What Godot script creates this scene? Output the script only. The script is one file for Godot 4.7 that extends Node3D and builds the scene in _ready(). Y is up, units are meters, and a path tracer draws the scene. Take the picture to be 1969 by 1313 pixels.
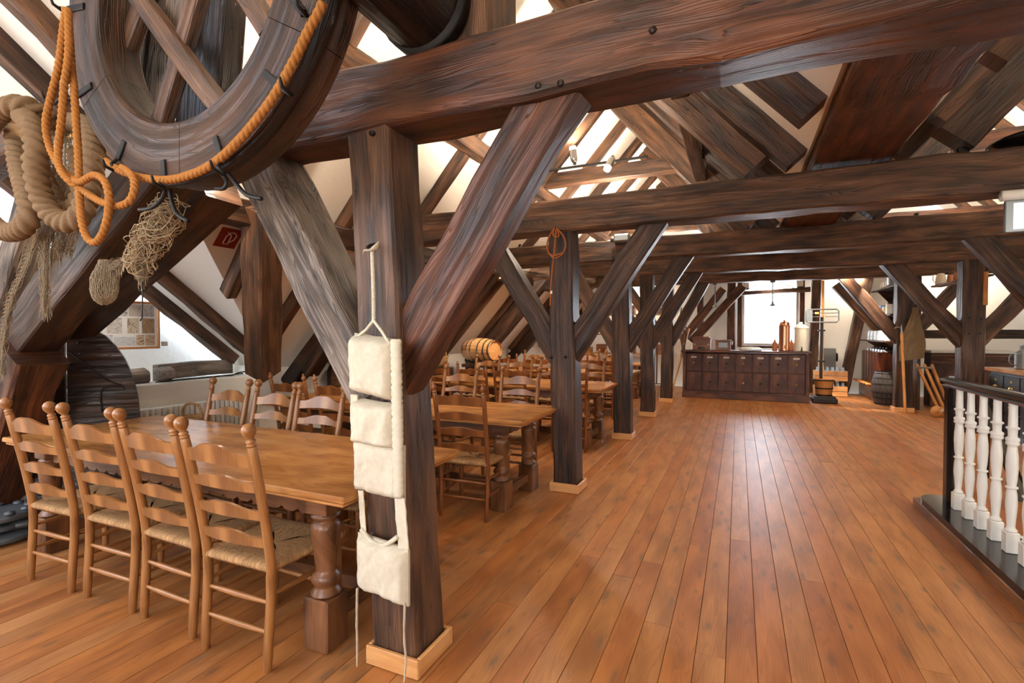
extends Node3D

# ---------------------------------------------------------------- mesh builder
class G:
	var v := PackedVector3Array()
	var n := PackedVector3Array()
	var t := PackedVector2Array()
	var ix := PackedInt32Array()

	# corners run counter-clockwise seen from outside
	func quad(a: Vector3, b: Vector3, c: Vector3, d: Vector3, ua := Vector2.ZERO, ub := Vector2(1, 0), uc := Vector2(1, 1), ud := Vector2(0, 1)) -> void:
		var nn := (b - a).cross(c - a) + (c - a).cross(d - a)
		nn = nn.normalized()
		var k := v.size()
		v.append_array([a, b, c, d])
		n.append_array([nn, nn, nn, nn])
		t.append_array([ua, ub, uc, ud])
		ix.append_array([k, k + 2, k + 1, k, k + 3, k + 2])

	func tri(a: Vector3, b: Vector3, c: Vector3, ua := Vector2.ZERO, ub := Vector2(1, 0), uc := Vector2(0, 1)) -> void:
		var nn := (b - a).cross(c - a).normalized()
		var k := v.size()
		v.append_array([a, b, c])
		n.append_array([nn, nn, nn])
		t.append_array([ua, ub, uc])
		ix.append_array([k, k + 2, k + 1])

	# rows of points; smooth; outward normal = along-row x along-column
	func grid(rows: Array, closed := false, us := 1.0, vs := 1.0, flip := false, real := true) -> void:
		var h := rows.size()
		var w: int = rows[0].size()
		var k := v.size()
		var vv := 0.0
		for i in h:
			var r: PackedVector3Array = rows[i]
			if i > 0:
				vv += (r[0] - rows[i - 1][0]).length() if real else 1.0
			var uu := 0.0
			for j in w + (1 if closed else 0):
				var jj := j % w
				if j > 0:
					uu += (r[jj] - r[(j - 1) % w]).length() if real else 1.0
				var dj: Vector3 = (r[(jj + 1) % w] - r[(jj + w - 1) % w]) if closed else (r[mini(jj + 1, w - 1)] - r[maxi(jj - 1, 0)])
				var di: Vector3 = rows[mini(i + 1, h - 1)][jj] - rows[maxi(i - 1, 0)][jj]
				var nn := dj.cross(di)
				if nn.length_squared() < 1e-14:
					var i2 := clampi(i, 1, h - 2) if h > 2 else i
					var q: PackedVector3Array = rows[i2]
					nn = ((q[(jj + 1) % w] - q[(jj + w - 1) % w])).cross(rows[mini(i2 + 1, h - 1)][jj] - rows[maxi(i2 - 1, 0)][jj])
				nn = nn.normalized()
				v.append(r[jj])
				n.append(-nn if flip else nn)
				t.append(Vector2(vv * vs, uu * us))
		var m := w + (1 if closed else 0)
		for i in h - 1:
			for j in m - 1:
				var a := k + i * m + j
				if flip:
					ix.append_array([a, a + 1, a + m + 1, a, a + m + 1, a + m])
				else:
					ix.append_array([a, a + m + 1, a + 1, a, a + m, a + m + 1])

	func mesh(m: Material) -> ArrayMesh:
		var a := []
		a.resize(Mesh.ARRAY_MAX)
		a[Mesh.ARRAY_VERTEX] = v
		a[Mesh.ARRAY_NORMAL] = n
		a[Mesh.ARRAY_TEX_UV] = t
		a[Mesh.ARRAY_INDEX] = ix
		var r := ArrayMesh.new()
		r.add_surface_from_arrays(Mesh.PRIMITIVE_TRIANGLES, a)
		r.surface_set_material(0, m)
		return r

	# a squared timber from a to b: w across, h towards `up`; chamfered; rough edges when rough > 0
	func beam(a: Vector3, b: Vector3, w: float, h: float, up := Vector3.UP, ch := 0.006, rough := 0.0, rings := 0, sd := 1, taper := 1.0) -> void:
		var ax := b - a
		var ln := ax.length()
		ax /= ln
		var s := up.cross(ax).normalized()
		if s.length() < 0.5:
			s = Vector3.RIGHT.cross(ax).normalized()
		var q := ax.cross(s).normalized()
		var x := w / 2
		var y := h / 2
		var nr := rings if rings > 0 else (maxi(2, int(ln / 0.22)) if rough > 0 else 2)
		var cs := [Vector2(-x + ch, -y), Vector2(x - ch, -y), Vector2(x, -y + ch), Vector2(x, y - ch), Vector2(x - ch, y), Vector2(-x + ch, y), Vector2(-x, y - ch), Vector2(-x, -y + ch)]
		var rng := RandomNumberGenerator.new()
		rng.seed = sd * 7919 + int(ln * 1000)
		var uo := rng.randf() * 3.0
		var vo := rng.randf() * 3.0
		var rows := []
		for i in nr:
			var f := float(i) / (nr - 1)
			var tp := lerpf(1.0, taper, f)
			var jx := [rng.randfn(0, 1) * rough, rng.randfn(0, 1) * rough, rng.randfn(0, 1) * rough, rng.randfn(0, 1) * rough]
			var r := PackedVector3Array()
			for j in 8:
				var c: Vector2 = cs[j] * tp
				var g: float = jx[(j + 1) / 2 % 4]
				if j % 2 == 1:
					g *= 0.85
				r.append(a + ax * (ln * f) + s * (c.x + signf(c.x) * g * 0.5) + q * (c.y + signf(c.y) * g))
			rows.append(r)
		var per := [0.0]
		for j in 8:
			per.append(per[j] + (cs[(j + 1) % 8] - cs[j]).length())
		for i in nr - 1:
			var r0: PackedVector3Array = rows[i]
			var r1: PackedVector3Array = rows[i + 1]
			var u0 := uo + ln * i / (nr - 1)
			var u1 := uo + ln * (i + 1) / (nr - 1)
			for j in 8:
				var k := (j + 1) % 8
				quad(r0[j], r0[k], r1[k], r1[j], Vector2(u0, vo + per[j]), Vector2(u0, vo + per[j + 1]), Vector2(u1, vo + per[j + 1]), Vector2(u1, vo + per[j]))
		for e in 2:
			var r: PackedVector3Array = rows[0 if e == 0 else nr - 1]
			for j in range(1, 7):
				var ua := Vector2(uo + cs[0].x * 0.3, vo + cs[0].y)
				var ub := Vector2(uo + cs[j].x * 0.3, vo + cs[j].y)
				var uc := Vector2(uo + cs[j + 1].x * 0.3, vo + cs[j + 1].y)
				if e == 1:
					tri(r[0], r[j], r[j + 1], ua, ub, uc)
				else:
					tri(r[0], r[j + 1], r[j], ua, uc, ub)

	func box(c: Vector3, size: Vector3, ch := 0.004, basis := Basis.IDENTITY) -> void:
		# grain along the longest side; all twelve edges chamfered
		var o := 0
		if size.y > size.x and size.y >= size.z: o = 1
		elif size.z > size.x and size.z > size.y: o = 2
		var dims := [size.x, size.y, size.z]
		var e := [basis.x, basis.y, basis.z]
		var L: float = dims[o] / 2
		var A: float = dims[(o + 1) % 3] / 2
		var B: float = dims[(o + 2) % 3] / 2
		ch = minf(ch, minf(L, minf(A, B)) * 0.45)
		var ex: Vector3 = e[o]
		var ea: Vector3 = e[(o + 1) % 3]
		var eb: Vector3 = e[(o + 2) % 3]
		var uo := absf(c.x * 3.1 + c.y * 5.7 + c.z * 2.3)
		var rows := []
		for q in [[-L, 1.0], [-L + ch, 0.0], [L - ch, 0.0], [L, 1.0]]:
			var a2: float = A - ch * q[1]
			var b2: float = B - ch * q[1]
			var k: float = ch * (1.0 - q[1]) + 0.0001
			var r := PackedVector3Array()
			for p in [Vector2(-a2 + k, -b2), Vector2(a2 - k, -b2), Vector2(a2, -b2 + k), Vector2(a2, b2 - k), Vector2(a2 - k, b2), Vector2(-a2 + k, b2), Vector2(-a2, b2 - k), Vector2(-a2, -b2 + k)]:
				r.append(c + ex * q[0] + ea * p.x + eb * p.y)
			rows.append(r)
		var up := [0.0, ch, 2 * L - ch, 2 * L]
		var pv := [0.0, 2 * A, 2 * A, 2 * A + 2 * B, 2 * A + 2 * B, 4 * A + 2 * B, 4 * A + 2 * B, 4 * A + 4 * B, 4 * A + 4 * B]
		for i in 3:
			for j in 8:
				var k2 := (j + 1) % 8
				quad(rows[i][j], rows[i][k2], rows[i + 1][k2], rows[i + 1][j], Vector2(uo + up[i], uo + pv[j]), Vector2(uo + up[i], uo + pv[j + 1]), Vector2(uo + up[i + 1], uo + pv[j + 1]), Vector2(uo + up[i + 1], uo + pv[j]))
		for s in 2:
			var r: PackedVector3Array = rows[0 if s == 0 else 3]
			for j in range(1, 7):
				if s == 1: tri(r[0], r[j], r[j + 1], Vector2(uo, uo), Vector2(uo + 0.02, uo + A), Vector2(uo + 0.04, uo + B))
				else: tri(r[0], r[j + 1], r[j], Vector2(uo, uo), Vector2(uo + 0.02, uo + A), Vector2(uo + 0.04, uo + B))

	# turned shape: profile of (radius, height) along `up` from `c`
	func lathe(c: Vector3, prof: Array, seg := 20, basis := Basis.IDENTITY, us := 1.0) -> void:
		var rows := []
		for p in prof:
			var r := PackedVector3Array()
			for j in seg:
				var an := TAU * j / seg
				r.append(c + basis * Vector3(cos(an) * p[0], p[1], -sin(an) * p[0]))
			rows.append(r)
		grid(rows, true, us, us)

	func tube(pts: Array, rad, seg := 8, us := 1.0, caps := true, flat_y := 1.0) -> void:
		var cnt := pts.size()
		var rows := []
		var up := Vector3.UP
		var d0: Vector3 = (pts[1] - pts[0]).normalized()
		if absf(d0.dot(up)) > 0.9: up = Vector3.RIGHT
		var s := d0.cross(up).normalized()
		for i in cnt:
			var d: Vector3 = (pts[mini(i + 1, cnt - 1)] - pts[maxi(i - 1, 0)]).normalized()
			s = (s - d * s.dot(d)).normalized()
			var q := d.cross(s)
			var rr: float = rad[i] if rad is Array or rad is PackedFloat32Array else rad
			if i == 0 and caps:
				rows.append(_ring(pts[0], s, q, 0.0001, seg, flat_y))
			rows.append(_ring(pts[i], s, q, rr, seg, flat_y))
			if i == cnt - 1 and caps:
				rows.append(_ring(pts[i], s, q, 0.0001, seg, flat_y))
		grid(rows, true, us, us)

	func _ring(p: Vector3, s: Vector3, q: Vector3, r: float, seg: int, fy: float) -> PackedVector3Array:
		var o := PackedVector3Array()
		for j in seg:
			var an := TAU * j / seg
			o.append(p + s * (cos(an) * r) + q * (sin(an) * r * fy))
		return o

	# laid rope: three strands twisted round the path
	func rope(pts: Array, r: float, pitch: float, step := 0.0, seg0 := 15) -> void:
		var seg := 18
		var st := pitch / 24.0
		var cv := Curve3D.new()
		for i in pts.size():
			var d: Vector3 = (pts[mini(i + 1, pts.size() - 1)] - pts[maxi(i - 1, 0)]) / 6.0
			cv.add_point(pts[i], -d, d)
		cv.bake_interval = st
		var ln := cv.get_baked_length()
		var cnt := maxi(3, int(ln / st))
		var up := Vector3(0.3, 0.2, 0.93)
		var s := Vector3.ZERO
		var rows := []
		for i in cnt + 1:
			var f := ln * i / cnt
			var p := cv.sample_baked(f, true)
			var d := (cv.sample_baked(minf(f + st, ln), true) - cv.sample_baked(maxf(f - st, 0), true)).normalized()
			if s == Vector3.ZERO: s = d.cross(up).normalized()
			s = (s - d * s.dot(d)).normalized()
			var q := d.cross(s)
			var tw := -TAU * f / pitch
			var row := PackedVector3Array()
			for j in seg:
				var an := TAU * j / seg
				var lobe := absf(cos(1.5 * (an - tw)))
				var rr := r * (0.66 + 0.42 * pow(lobe, 0.55))
				if i == 0 or i == cnt: rr *= 0.3
				row.append(p + s * (cos(an) * rr) + q * (sin(an) * rr))
			rows.append(row)
		grid(rows, true, 1.0, 1.0)

	# a flat outline (x, y) given depth d along z, centred on z = 0, placed by xf
	func extrude(poly: PackedVector2Array, d: float, xf := Transform3D.IDENTITY) -> void:
		var p := poly
		var tr := Geometry2D.triangulate_polygon(p)
		for i in range(0, tr.size(), 3):
			var a := p[tr[i]]
			var b := p[tr[i + 1]]
			var c := p[tr[i + 2]]
			if (b - a).cross(c - a) < 0:
				var sw := b
				b = c
				c = sw
			for s in [1.0, -1.0]:
				var z: float = d / 2 * s
				var A := xf * Vector3(a.x, a.y, z)
				var B := xf * Vector3(b.x, b.y, z)
				var C := xf * Vector3(c.x, c.y, z)
				if s > 0: tri(A, B, C, a, b, c)
				else: tri(A, C, B, a, c, b)
		var cnt := p.size()
		var area := 0.0
		for i in cnt: area += p[i].cross(p[(i + 1) % cnt])
		for i in cnt:
			var a := p[i]
			var b := p[(i + 1) % cnt]
			var A0 := xf * Vector3(a.x, a.y, -d / 2)
			var A1 := xf * Vector3(a.x, a.y, d / 2)
			var B0 := xf * Vector3(b.x, b.y, -d / 2)
			var B1 := xf * Vector3(b.x, b.y, d / 2)
			var l := (b - a).length()
			if area > 0: quad(A0, B0, B1, A1, a, a + Vector2(l, 0), a + Vector2(l, d), a + Vector2(0, d))
			else: quad(A1, B1, B0, A0, a, a + Vector2(l, 0), a + Vector2(l, d), a + Vector2(0, d))

	# a sheet of points with thickness along its normal
	func sheet(rows: Array, th: float, us := 1.0) -> void:
		var h := rows.size()
		var w: int = rows[0].size()
		var back := []
		for i in h:
			var r := PackedVector3Array()
			for j in w:
				var dj: Vector3 = rows[i][mini(j + 1, w - 1)] - rows[i][maxi(j - 1, 0)]
				var di: Vector3 = rows[mini(i + 1, h - 1)][j] - rows[maxi(i - 1, 0)][j]
				r.append(rows[i][j] - dj.cross(di).normalized() * th)
			back.append(r)
		grid(rows, false, us, us)
		grid(back, false, us, us, true)
		for i in h - 1:
			quad(rows[i + 1][0], rows[i][0], back[i][0], back[i + 1][0])
			quad(rows[i][w - 1], rows[i + 1][w - 1], back[i + 1][w - 1], back[i][w - 1])
		for j in w - 1:
			quad(rows[0][j], rows[0][j + 1], back[0][j + 1], back[0][j])
			quad(rows[h - 1][j + 1], rows[h - 1][j], back[h - 1][j], back[h - 1][j + 1])

# ---------------------------------------------------------------- names, labels
var used := {}

func numbered(called: String) -> String:
	if not used.has(called):
		used[called] = 0
		return called
	used[called] += 1
	return "%s_%03d" % [called, used[called]]

func tag(o: Node3D, label: String, category: String, group := "") -> Node3D:
	o.set_meta("label", label)
	o.set_meta("category", category)
	if group != "": o.set_meta("group", group)
	return o

func thing(called: String, label: String, category: String, at := Vector3.ZERO, turn := 0.0, group := "") -> Node3D:
	var o := Node3D.new()
	o.name = numbered(called)
	add_child(o, true)
	o.position = at
	o.rotation.y = turn
	return tag(o, label, category, group)

func part(called: String, g: G, m: Material, parent: Node3D) -> MeshInstance3D:
	var o := MeshInstance3D.new()
	o.mesh = g.mesh(m)
	o.name = called
	parent.add_child(o, true)
	return o

func single(called: String, g: G, m: Material, label: String, category: String, group := "") -> MeshInstance3D:
	var o := MeshInstance3D.new()
	o.mesh = g.mesh(m)
	o.name = numbered(called)
	add_child(o, true)
	tag(o, label, category, group)
	return o

func struct(called: String, g: G, m: Material, parent: Node3D = self) -> MeshInstance3D:
	var o := MeshInstance3D.new()
	o.mesh = g.mesh(m)
	o.name = numbered(called) if parent == self else called
	parent.add_child(o, true)
	if parent == self: o.set_meta("kind", "structure")
	return o

func copy_of(o: Node3D, at: Vector3, turn: float, label: String) -> Node3D:
	var c: Node3D = o.duplicate()
	c.name = numbered("ladder_back_chair")
	add_child(c, true)
	c.position = at
	c.rotation.y = turn
	c.set_meta("label", label)
	return c

# ---------------------------------------------------------------- materials
var M := {}

func noise_bytes(w: int, h: int, freq: float, sd: int, sx := 1, oct := 3) -> PackedByteArray:
	var f := FastNoiseLite.new()
	f.noise_type = FastNoiseLite.TYPE_SIMPLEX_SMOOTH
	f.seed = sd
	f.frequency = freq
	f.fractal_octaves = oct
	var im := f.get_seamless_image(w / sx, h, false, false, 0.15)
	if sx > 1: im.resize(w, h, Image.INTERPOLATE_BILINEAR)
	im.convert(Image.FORMAT_L8)
	return im.get_data()

func tex(w: int, h: int, data: PackedByteArray) -> ImageTexture:
	return ImageTexture.create_from_image(Image.create_from_data(w, h, false, Image.FORMAT_RGB8, data))

func nrm(w: int, h: int, grey: PackedByteArray, s: float) -> ImageTexture:
	var im := Image.create_from_data(w, h, false, Image.FORMAT_L8, grey)
	im.convert(Image.FORMAT_RGB8)
	im.bump_map_to_normal_map(s)
	return ImageTexture.create_from_image(im)

func mat(c: Color, rough := 0.6, metal := 0.0, spec := 0.5) -> StandardMaterial3D:
	var m := StandardMaterial3D.new()
	m.albedo_color = c
	m.roughness = rough
	m.metallic = metal
	m.metallic_specular = spec
	return m

# wood with grain along u: cols are dark, middle, light; the image covers `cover` metres
func wood(cols: Array, w: int, h: int, cover: Vector2, rings: float, warp: float, fiber: float, rough: float, bump: float, sd: int, knots := 0, knot_col := Color(0.2, 0.15, 0.12), strips := 1) -> StandardMaterial3D:
	var n1 := noise_bytes(w, h, 0.012, sd, 8, 2)
	var n2 := noise_bytes(w, h, 0.25, sd + 1, 32, 2)
	var n3 := noise_bytes(w, h, 0.006, sd + 2, 2, 3)
	var rng := RandomNumberGenerator.new()
	rng.seed = sd
	var kn := PackedFloat32Array()
	kn.resize(w * h)
	for k in knots:
		var cx := rng.randi_range(0, w - 1)
		var cy := rng.randi_range(0, h - 1)
		var r := rng.randf_range(0.5, 1.2) * h / 62.0
		var rx := r * rng.randf_range(1.2, 2.6)
		for y in range(int(-r * 3), int(r * 3) + 1):
			for x in range(int(-rx * 3), int(rx * 3) + 1):
				var d := sqrt(pow(x / rx, 2) + pow(y / r, 2))
				if d < 3.0:
					var q := posmod(cy + y, h) * w + posmod(cx + x, w)
					kn[q] = maxf(kn[q], 0.8 * (1.0 - smoothstep(0.3, 1.4, d)) + 0.3 * (1.0 - smoothstep(0.8, 3.0, d)))
	var lut := PackedByteArray()
	for i in 256:
		var f := i / 255.0
		var c: Color = cols[0].lerp(cols[1], f * 2) if f < 0.5 else cols[1].lerp(cols[2], f * 2 - 1)
		lut.append_array([c.r8, c.g8, c.b8])
	var out := PackedByteArray()
	out.resize(w * h * 3)
	var gr := PackedByteArray()
	gr.resize(w * h)
	for y in h:
		var sy := float(y) / h * rings
		var tone := 0.0
		if strips > 1:
			var sp := int(float(y) / h * strips)
			tone = sin(sp * 12.9898 + sd) * 0.16
		for x in w:
			var i := y * w + x
			var a := n1[i] / 255.0
			var k := kn[i]
			var rg := fposmod(sy + warp * a + k * 0.9, 1.0)
			rg = rg * rg * (1.0 if rg < 0.86 else (1.0 - rg) / 0.14)
			var fb := n2[i] / 255.0
			var g := rg * (1.0 - fiber) * 1.3 + fb * fiber
			var f := clampf(0.62 - 0.5 * g + (n3[i] / 255.0 - 0.5) * 0.9 + tone, 0.0, 1.0)
			var l := int(f * 255.0) * 3
			if k > 0.01:
				out[i * 3] = int(lerpf(lut[l], knot_col.r8, minf(k, 0.85)))
				out[i * 3 + 1] = int(lerpf(lut[l + 1], knot_col.g8, minf(k, 0.85)))
				out[i * 3 + 2] = int(lerpf(lut[l + 2], knot_col.b8, minf(k, 0.85)))
			else:
				out[i * 3] = lut[l]
				out[i * 3 + 1] = lut[l + 1]
				out[i * 3 + 2] = lut[l + 2]
			gr[i] = int(clampf((1.0 - g) * 200.0 + fb * 30.0, 0, 255))
	var m := mat(Color.WHITE, rough)
	m.albedo_texture = tex(w, h, out)
	if bump > 0:
		m.normal_enabled = true
		m.normal_texture = nrm(w, h, gr, bump)
	m.uv1_scale = Vector3(1.0 / cover.x, 1.0 / cover.y, 1)
	return m

func tinted(m: StandardMaterial3D, c: Color, rough := -1.0) -> StandardMaterial3D:
	var r: StandardMaterial3D = m.duplicate()
	r.albedo_color = c
	if rough >= 0: r.roughness = rough
	return r

func metal(c: Color, rough := 0.35) -> StandardMaterial3D:
	return mat(c, rough, 1.0)

func fabric(c: Color, sd: int, w := 256) -> StandardMaterial3D:
	var n := noise_bytes(w, w, 0.02, sd, 1, 4)
	var out := PackedByteArray()
	out.resize(w * w * 3)
	var gr := PackedByteArray()
	gr.resize(w * w)
	for i in w * w:
		var x := i % w
		var y := i / w
		var we := 0.5 + 0.5 * sin(x * TAU / 4.0) * sin(y * TAU / 4.0)
		var f := 0.95 + 0.06 * (n[i] / 255.0) - 0.03 * we
		out[i * 3] = int(clampf(c.r * f * 255, 0, 255))
		out[i * 3 + 1] = int(clampf(c.g * f * 255, 0, 255))
		out[i * 3 + 2] = int(clampf(c.b * f * 255, 0, 255))
		gr[i] = int(we * 120 + n[i] * 0.12)
	var m := mat(Color.WHITE, 0.95, 0.0, 0.2)
	m.albedo_texture = tex(w, w, out)
	m.normal_enabled = true
	m.normal_texture = nrm(w, w, gr, 2.0)
	m.uv1_scale = Vector3(6, 6, 6)
	return m

func make_materials() -> void:
	var c := func(r, g, b): return Color8(r, g, b)
	M.oak = wood([c.call(44, 28, 18), c.call(98, 66, 44), c.call(138, 99, 70)], 1024, 768, Vector2(2.4, 0.62), 64, 6.5, 0.4, 0.5, 6.0, 11, 7, c.call(46, 32, 24))
	M.oak_red = tinted(M.oak, c.call(240, 204, 180), 0.45)
	M.oak_dark = tinted(M.oak, c.call(184, 178, 176), 0.45)
	M.oak_black = tinted(M.oak, c.call(104, 92, 88), 0.42)
	M.oak_grey = wood([c.call(58, 47, 40), c.call(114, 97, 84), c.call(152, 135, 120)], 1024, 512, Vector2(1.6, 0.5), 30, 6.0, 0.3, 0.55, 12.0, 23, 12, c.call(66, 56, 52))
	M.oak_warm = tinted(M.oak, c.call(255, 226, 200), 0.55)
	M.beech = wood([c.call(116, 72, 35), c.call(154, 101, 54), c.call(178, 125, 72)], 512, 256, Vector2(0.8, 0.2), 12, 3.0, 0.6, 0.3, 0.8, 31)
	M.beech_dark = tinted(M.beech, c.call(214, 190, 172), 0.33)
	M.table = wood([c.call(150, 96, 48), c.call(190, 130, 72), c.call(210, 154, 94)], 1024, 512, Vector2(2.0, 0.9), 11, 3.5, 0.6, 0.24, 0.8, 41)
	M.walnut = wood([c.call(70, 42, 24), c.call(114, 73, 44), c.call(144, 97, 62)], 512, 256, Vector2(0.9, 0.3), 9, 3.0, 0.6, 0.3, 1.5, 47)
	M.mahogany = wood([c.call(58, 30, 20), c.call(94, 54, 36), c.call(122, 76, 52)], 512, 256, Vector2(1.2, 0.4), 7, 3.0, 0.7, 0.5, 1.0, 53)
	M.pine = wood([c.call(142, 90, 48), c.call(170, 113, 64), c.call(186, 130, 78)], 2048, 768, Vector2(4.2, 0.78), 48, 6.0, 0.42, 0.42, 0.6, 61, 40, c.call(122, 88, 62), 6)
	M.pine_light = tinted(M.pine, c.call(255, 240, 218))
	M.pine_red = tinted(M.pine, c.call(242, 226, 210))
	M.skirt = wood([c.call(190, 128, 72), c.call(216, 158, 98), c.call(232, 182, 124)], 512, 128, Vector2(1.2, 0.25), 6, 2.0, 0.6, 0.4, 0.5, 67)
	M.grey_wood = wood([c.call(84, 72, 62), c.call(136, 121, 106), c.call(174, 158, 141)], 512, 256, Vector2(1.0, 0.4), 12, 4.0, 0.5, 0.8, 9.0, 71)
	M.light_wood = tinted(M.skirt, c.call(255, 240, 215), 0.5)
	M.plaster = mat(c.call(240, 233, 220), 0.95, 0, 0.2)
	var pn := noise_bytes(512, 512, 0.03, 5, 1, 5)
	M.plaster.normal_enabled = true
	M.plaster.normal_texture = nrm(512, 512, pn, 3.0)
	M.plaster.normal_scale = 0.35
	M.plaster.uv1_triplanar = true
	M.plaster.uv1_world_triplanar = true
	M.plaster.uv1_scale = Vector3(0.9, 0.9, 0.9)
	M.white_paint = mat(c.call(224, 219, 208), 0.35)
	M.black_paint = mat(c.call(22, 18, 17), 0.16)
	M.iron = mat(c.call(52, 48, 46), 0.5, 0.7)
	M.iron_dark = mat(c.call(36, 33, 32), 0.55, 0.5)
	M.steel = metal(c.call(168, 168, 166), 0.3)
	M.zinc = metal(c.call(150, 156, 158), 0.5)
	M.brass = metal(c.call(206, 168, 96), 0.28)
	M.copper = metal(c.call(222, 160, 126), 0.28)
	M.paper = mat(c.call(236, 232, 220), 0.9)
	M.canvas = fabric(c.call(218, 205, 180), 81)
	M.sack = fabric(c.call(124, 103, 78), 83)
	M.hemp = fabric(c.call(138, 110, 82), 85)
	M.manila = fabric(c.call(178, 118, 62), 87)
	M.net = fabric(c.call(158, 138, 112), 89)
	M.leather = mat(c.call(170, 92, 34), 0.5)
	M.net_light = fabric(c.call(190, 166, 132), 91)
	M.ceramic = mat(c.call(236, 228, 208), 0.25)
	M.stoneware = mat(c.call(176, 104, 52), 0.3)
	M.rush = rush_material()
	M.glass = mat(Color(0.93, 0.97, 0.97, 0.12), 0.03)
	M.glass.transparency = BaseMaterial3D.TRANSPARENCY_ALPHA
	M.stone = mat(c.call(120, 120, 118), 0.8)
	M.cast = mat(c.call(92, 96, 98), 0.5, 0.5)
	M.leeboard = tinted(M.oak, c.call(150, 136, 126), 0.32)
	M.canister = tinted(M.mahogany, c.call(255, 214, 196), 0.25)
	M.black_wood = tinted(M.mahogany, c.call(70, 72, 82), 0.35)
	M.pale_barrel = tinted(M.light_wood, c.call(250, 248, 250), 0.4)
	M.barrel = tinted(M.grey_wood, c.call(118, 116, 122), 0.45)
	M.yellow = mat(c.call(206, 150, 62), 0.4)
	M.blue = mat(c.call(110, 142, 190), 0.6)
	M.bottle = mat(Color(0.9, 0.95, 0.97, 0.25), 0.05)
	M.bottle.transparency = BaseMaterial3D.TRANSPARENCY_ALPHA
	M.radiator = mat(c.call(226, 220, 208), 0.4)

func rush_material() -> StandardMaterial3D:
	var w := 512
	var h := 64
	var n := noise_bytes(w, h, 0.09, 7, 1, 3)
	var out := PackedByteArray()
	out.resize(w * h * 3)
	var gr := PackedByteArray()
	gr.resize(w * h)
	for y in h:
		for x in w:
			var i := y * w + x
			var s := absf(sin((x + n[i] * 0.03) * PI / 8.0))
			var tone := 0.5 + 0.5 * sin(floorf(x / 8.0) * 7.13)
			var f := 0.45 + 0.5 * pow(s, 0.6) - 0.07 * tone + 0.16 * (n[i] / 255.0)
			out[i * 3] = int(clampf(f * 208, 0, 255))
			out[i * 3 + 1] = int(clampf(f * 158, 0, 255))
			out[i * 3 + 2] = int(clampf(f * 106, 0, 255))
			gr[i] = int(pow(s, 0.7) * 255)
	var m := mat(Color.WHITE, 0.7, 0, 0.3)
	m.albedo_texture = tex(w, h, out)
	m.normal_enabled = true
	m.normal_texture = nrm(w, h, gr, 5.0)
	m.uv1_scale = Vector3(3.2, 3.2, 1)
	return m

# ---------------------------------------------------------------- the place
const RX := -1.578   # ridge of the left roof
const RY := 5.151
const ORD := ["first", "second", "third", "fourth", "fifth", "sixth", "seventh", "eighth", "ninth", "tenth", "eleventh", "twelfth", "thirteenth", "fourteenth", "fifteenth", "sixteenth", "seventeenth", "eighteenth"]

func _ready() -> void:
	# camera, sky, lights, exposure
	var cam := Camera3D.new()
	cam.name = "camera"
	cam.fov = 68.733
	cam.near = 0.05
	cam.far = 200.0
	add_child(cam)
	cam.position = Vector3(0, 1.52, 0)
	cam.rotation = Vector3(deg_to_rad(-1.104), deg_to_rad(24.401), 0)
	cam.current = true
	var we := WorldEnvironment.new()
	we.name = "environment"
	var env := Environment.new()
	var sky := Sky.new()
	var sm := ProceduralSkyMaterial.new()
	sm.sky_top_color = Color(0.72, 0.82, 0.95)
	sm.sky_horizon_color = Color(0.95, 0.97, 1.0)
	sm.ground_horizon_color = Color(0.8, 0.8, 0.8)
	sm.ground_bottom_color = Color(0.5, 0.5, 0.5)
	sm.sky_energy_multiplier = 3.0
	sm.ground_energy_multiplier = 3.0
	sky.sky_material = sm
	env.background_mode = Environment.BG_SKY
	env.sky = sky
	env.tonemap_mode = Environment.TONE_MAPPER_LINEAR
	env.tonemap_exposure = 1.0
	env.sdfgi_enabled = true
	env.ssao_enabled = true
	env.ssil_enabled = true
	we.environment = env
	add_child(we)
	# daylight standing in the window openings
	window_light(Vector3(0.74, 1.85, -14.5), Vector2(1.2, 1.2), Vector3(0, 0, 1), Color(0.92, 0.96, 1.0), 9.0)
	window_light(Vector3(-1.2, 1.9, 3.38), Vector2(2.2, 1.7), Vector3(0, 0, -1), Color(1.0, 0.96, 0.9), 9.0)
	window_light(Vector3(3.4, 1.9, 3.38), Vector2(2.2, 1.7), Vector3(0, 0, -1), Color(1.0, 0.96, 0.9), 7.0)
	window_light(Vector3(-5.6, 2.0, 0.4), Vector2(1.8, 1.6), Vector3(1, 0, 0), Color(1.0, 0.97, 0.93), 4.0)
	window_light(Vector3(7.12, 1.0, -9.0), Vector2(2.6, 0.9), Vector3(-1, 0.3, 0), Color(1.0, 0.95, 0.88), 7.0)
	make_materials()
	build_setting()
	build_frames()
	build_roof_timbers()
	build_near_left_timbers()
	build_spots()
	build_furniture()
	build_railing()
	build_wheel_and_ropes()
	build_ledge_things()
	build_cabinet_corner()
	build_right_side()
	build_back_left()

func window_light(at: Vector3, size: Vector2, to: Vector3, c: Color, e: float) -> void:
	var l := AreaLight3D.new()
	l.name = numbered("window_daylight")
	l.area_size = size
	l.light_color = c
	l.light_energy = e
	l.shadow_enabled = true
	l.area_range = 40.0
	l.area_attenuation = 2.0
	add_child(l)
	l.look_at_from_position(at, at + to, Vector3.UP)

func pl_y(x: float) -> float: return 1.13 + 1.11 * (x + 5.2)        # left roof, left slope
func pr_y(x: float) -> float: return 3.4 - 1.11 * x                # left roof, right slope
func p2_y(x: float) -> float: return 2.95 + 1.11 * (x - 1.1)       # right roof, left slope
func p3_y(x: float) -> float: return 5.45 - 1.11 * (x - 3.35)      # right roof, right slope

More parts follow.
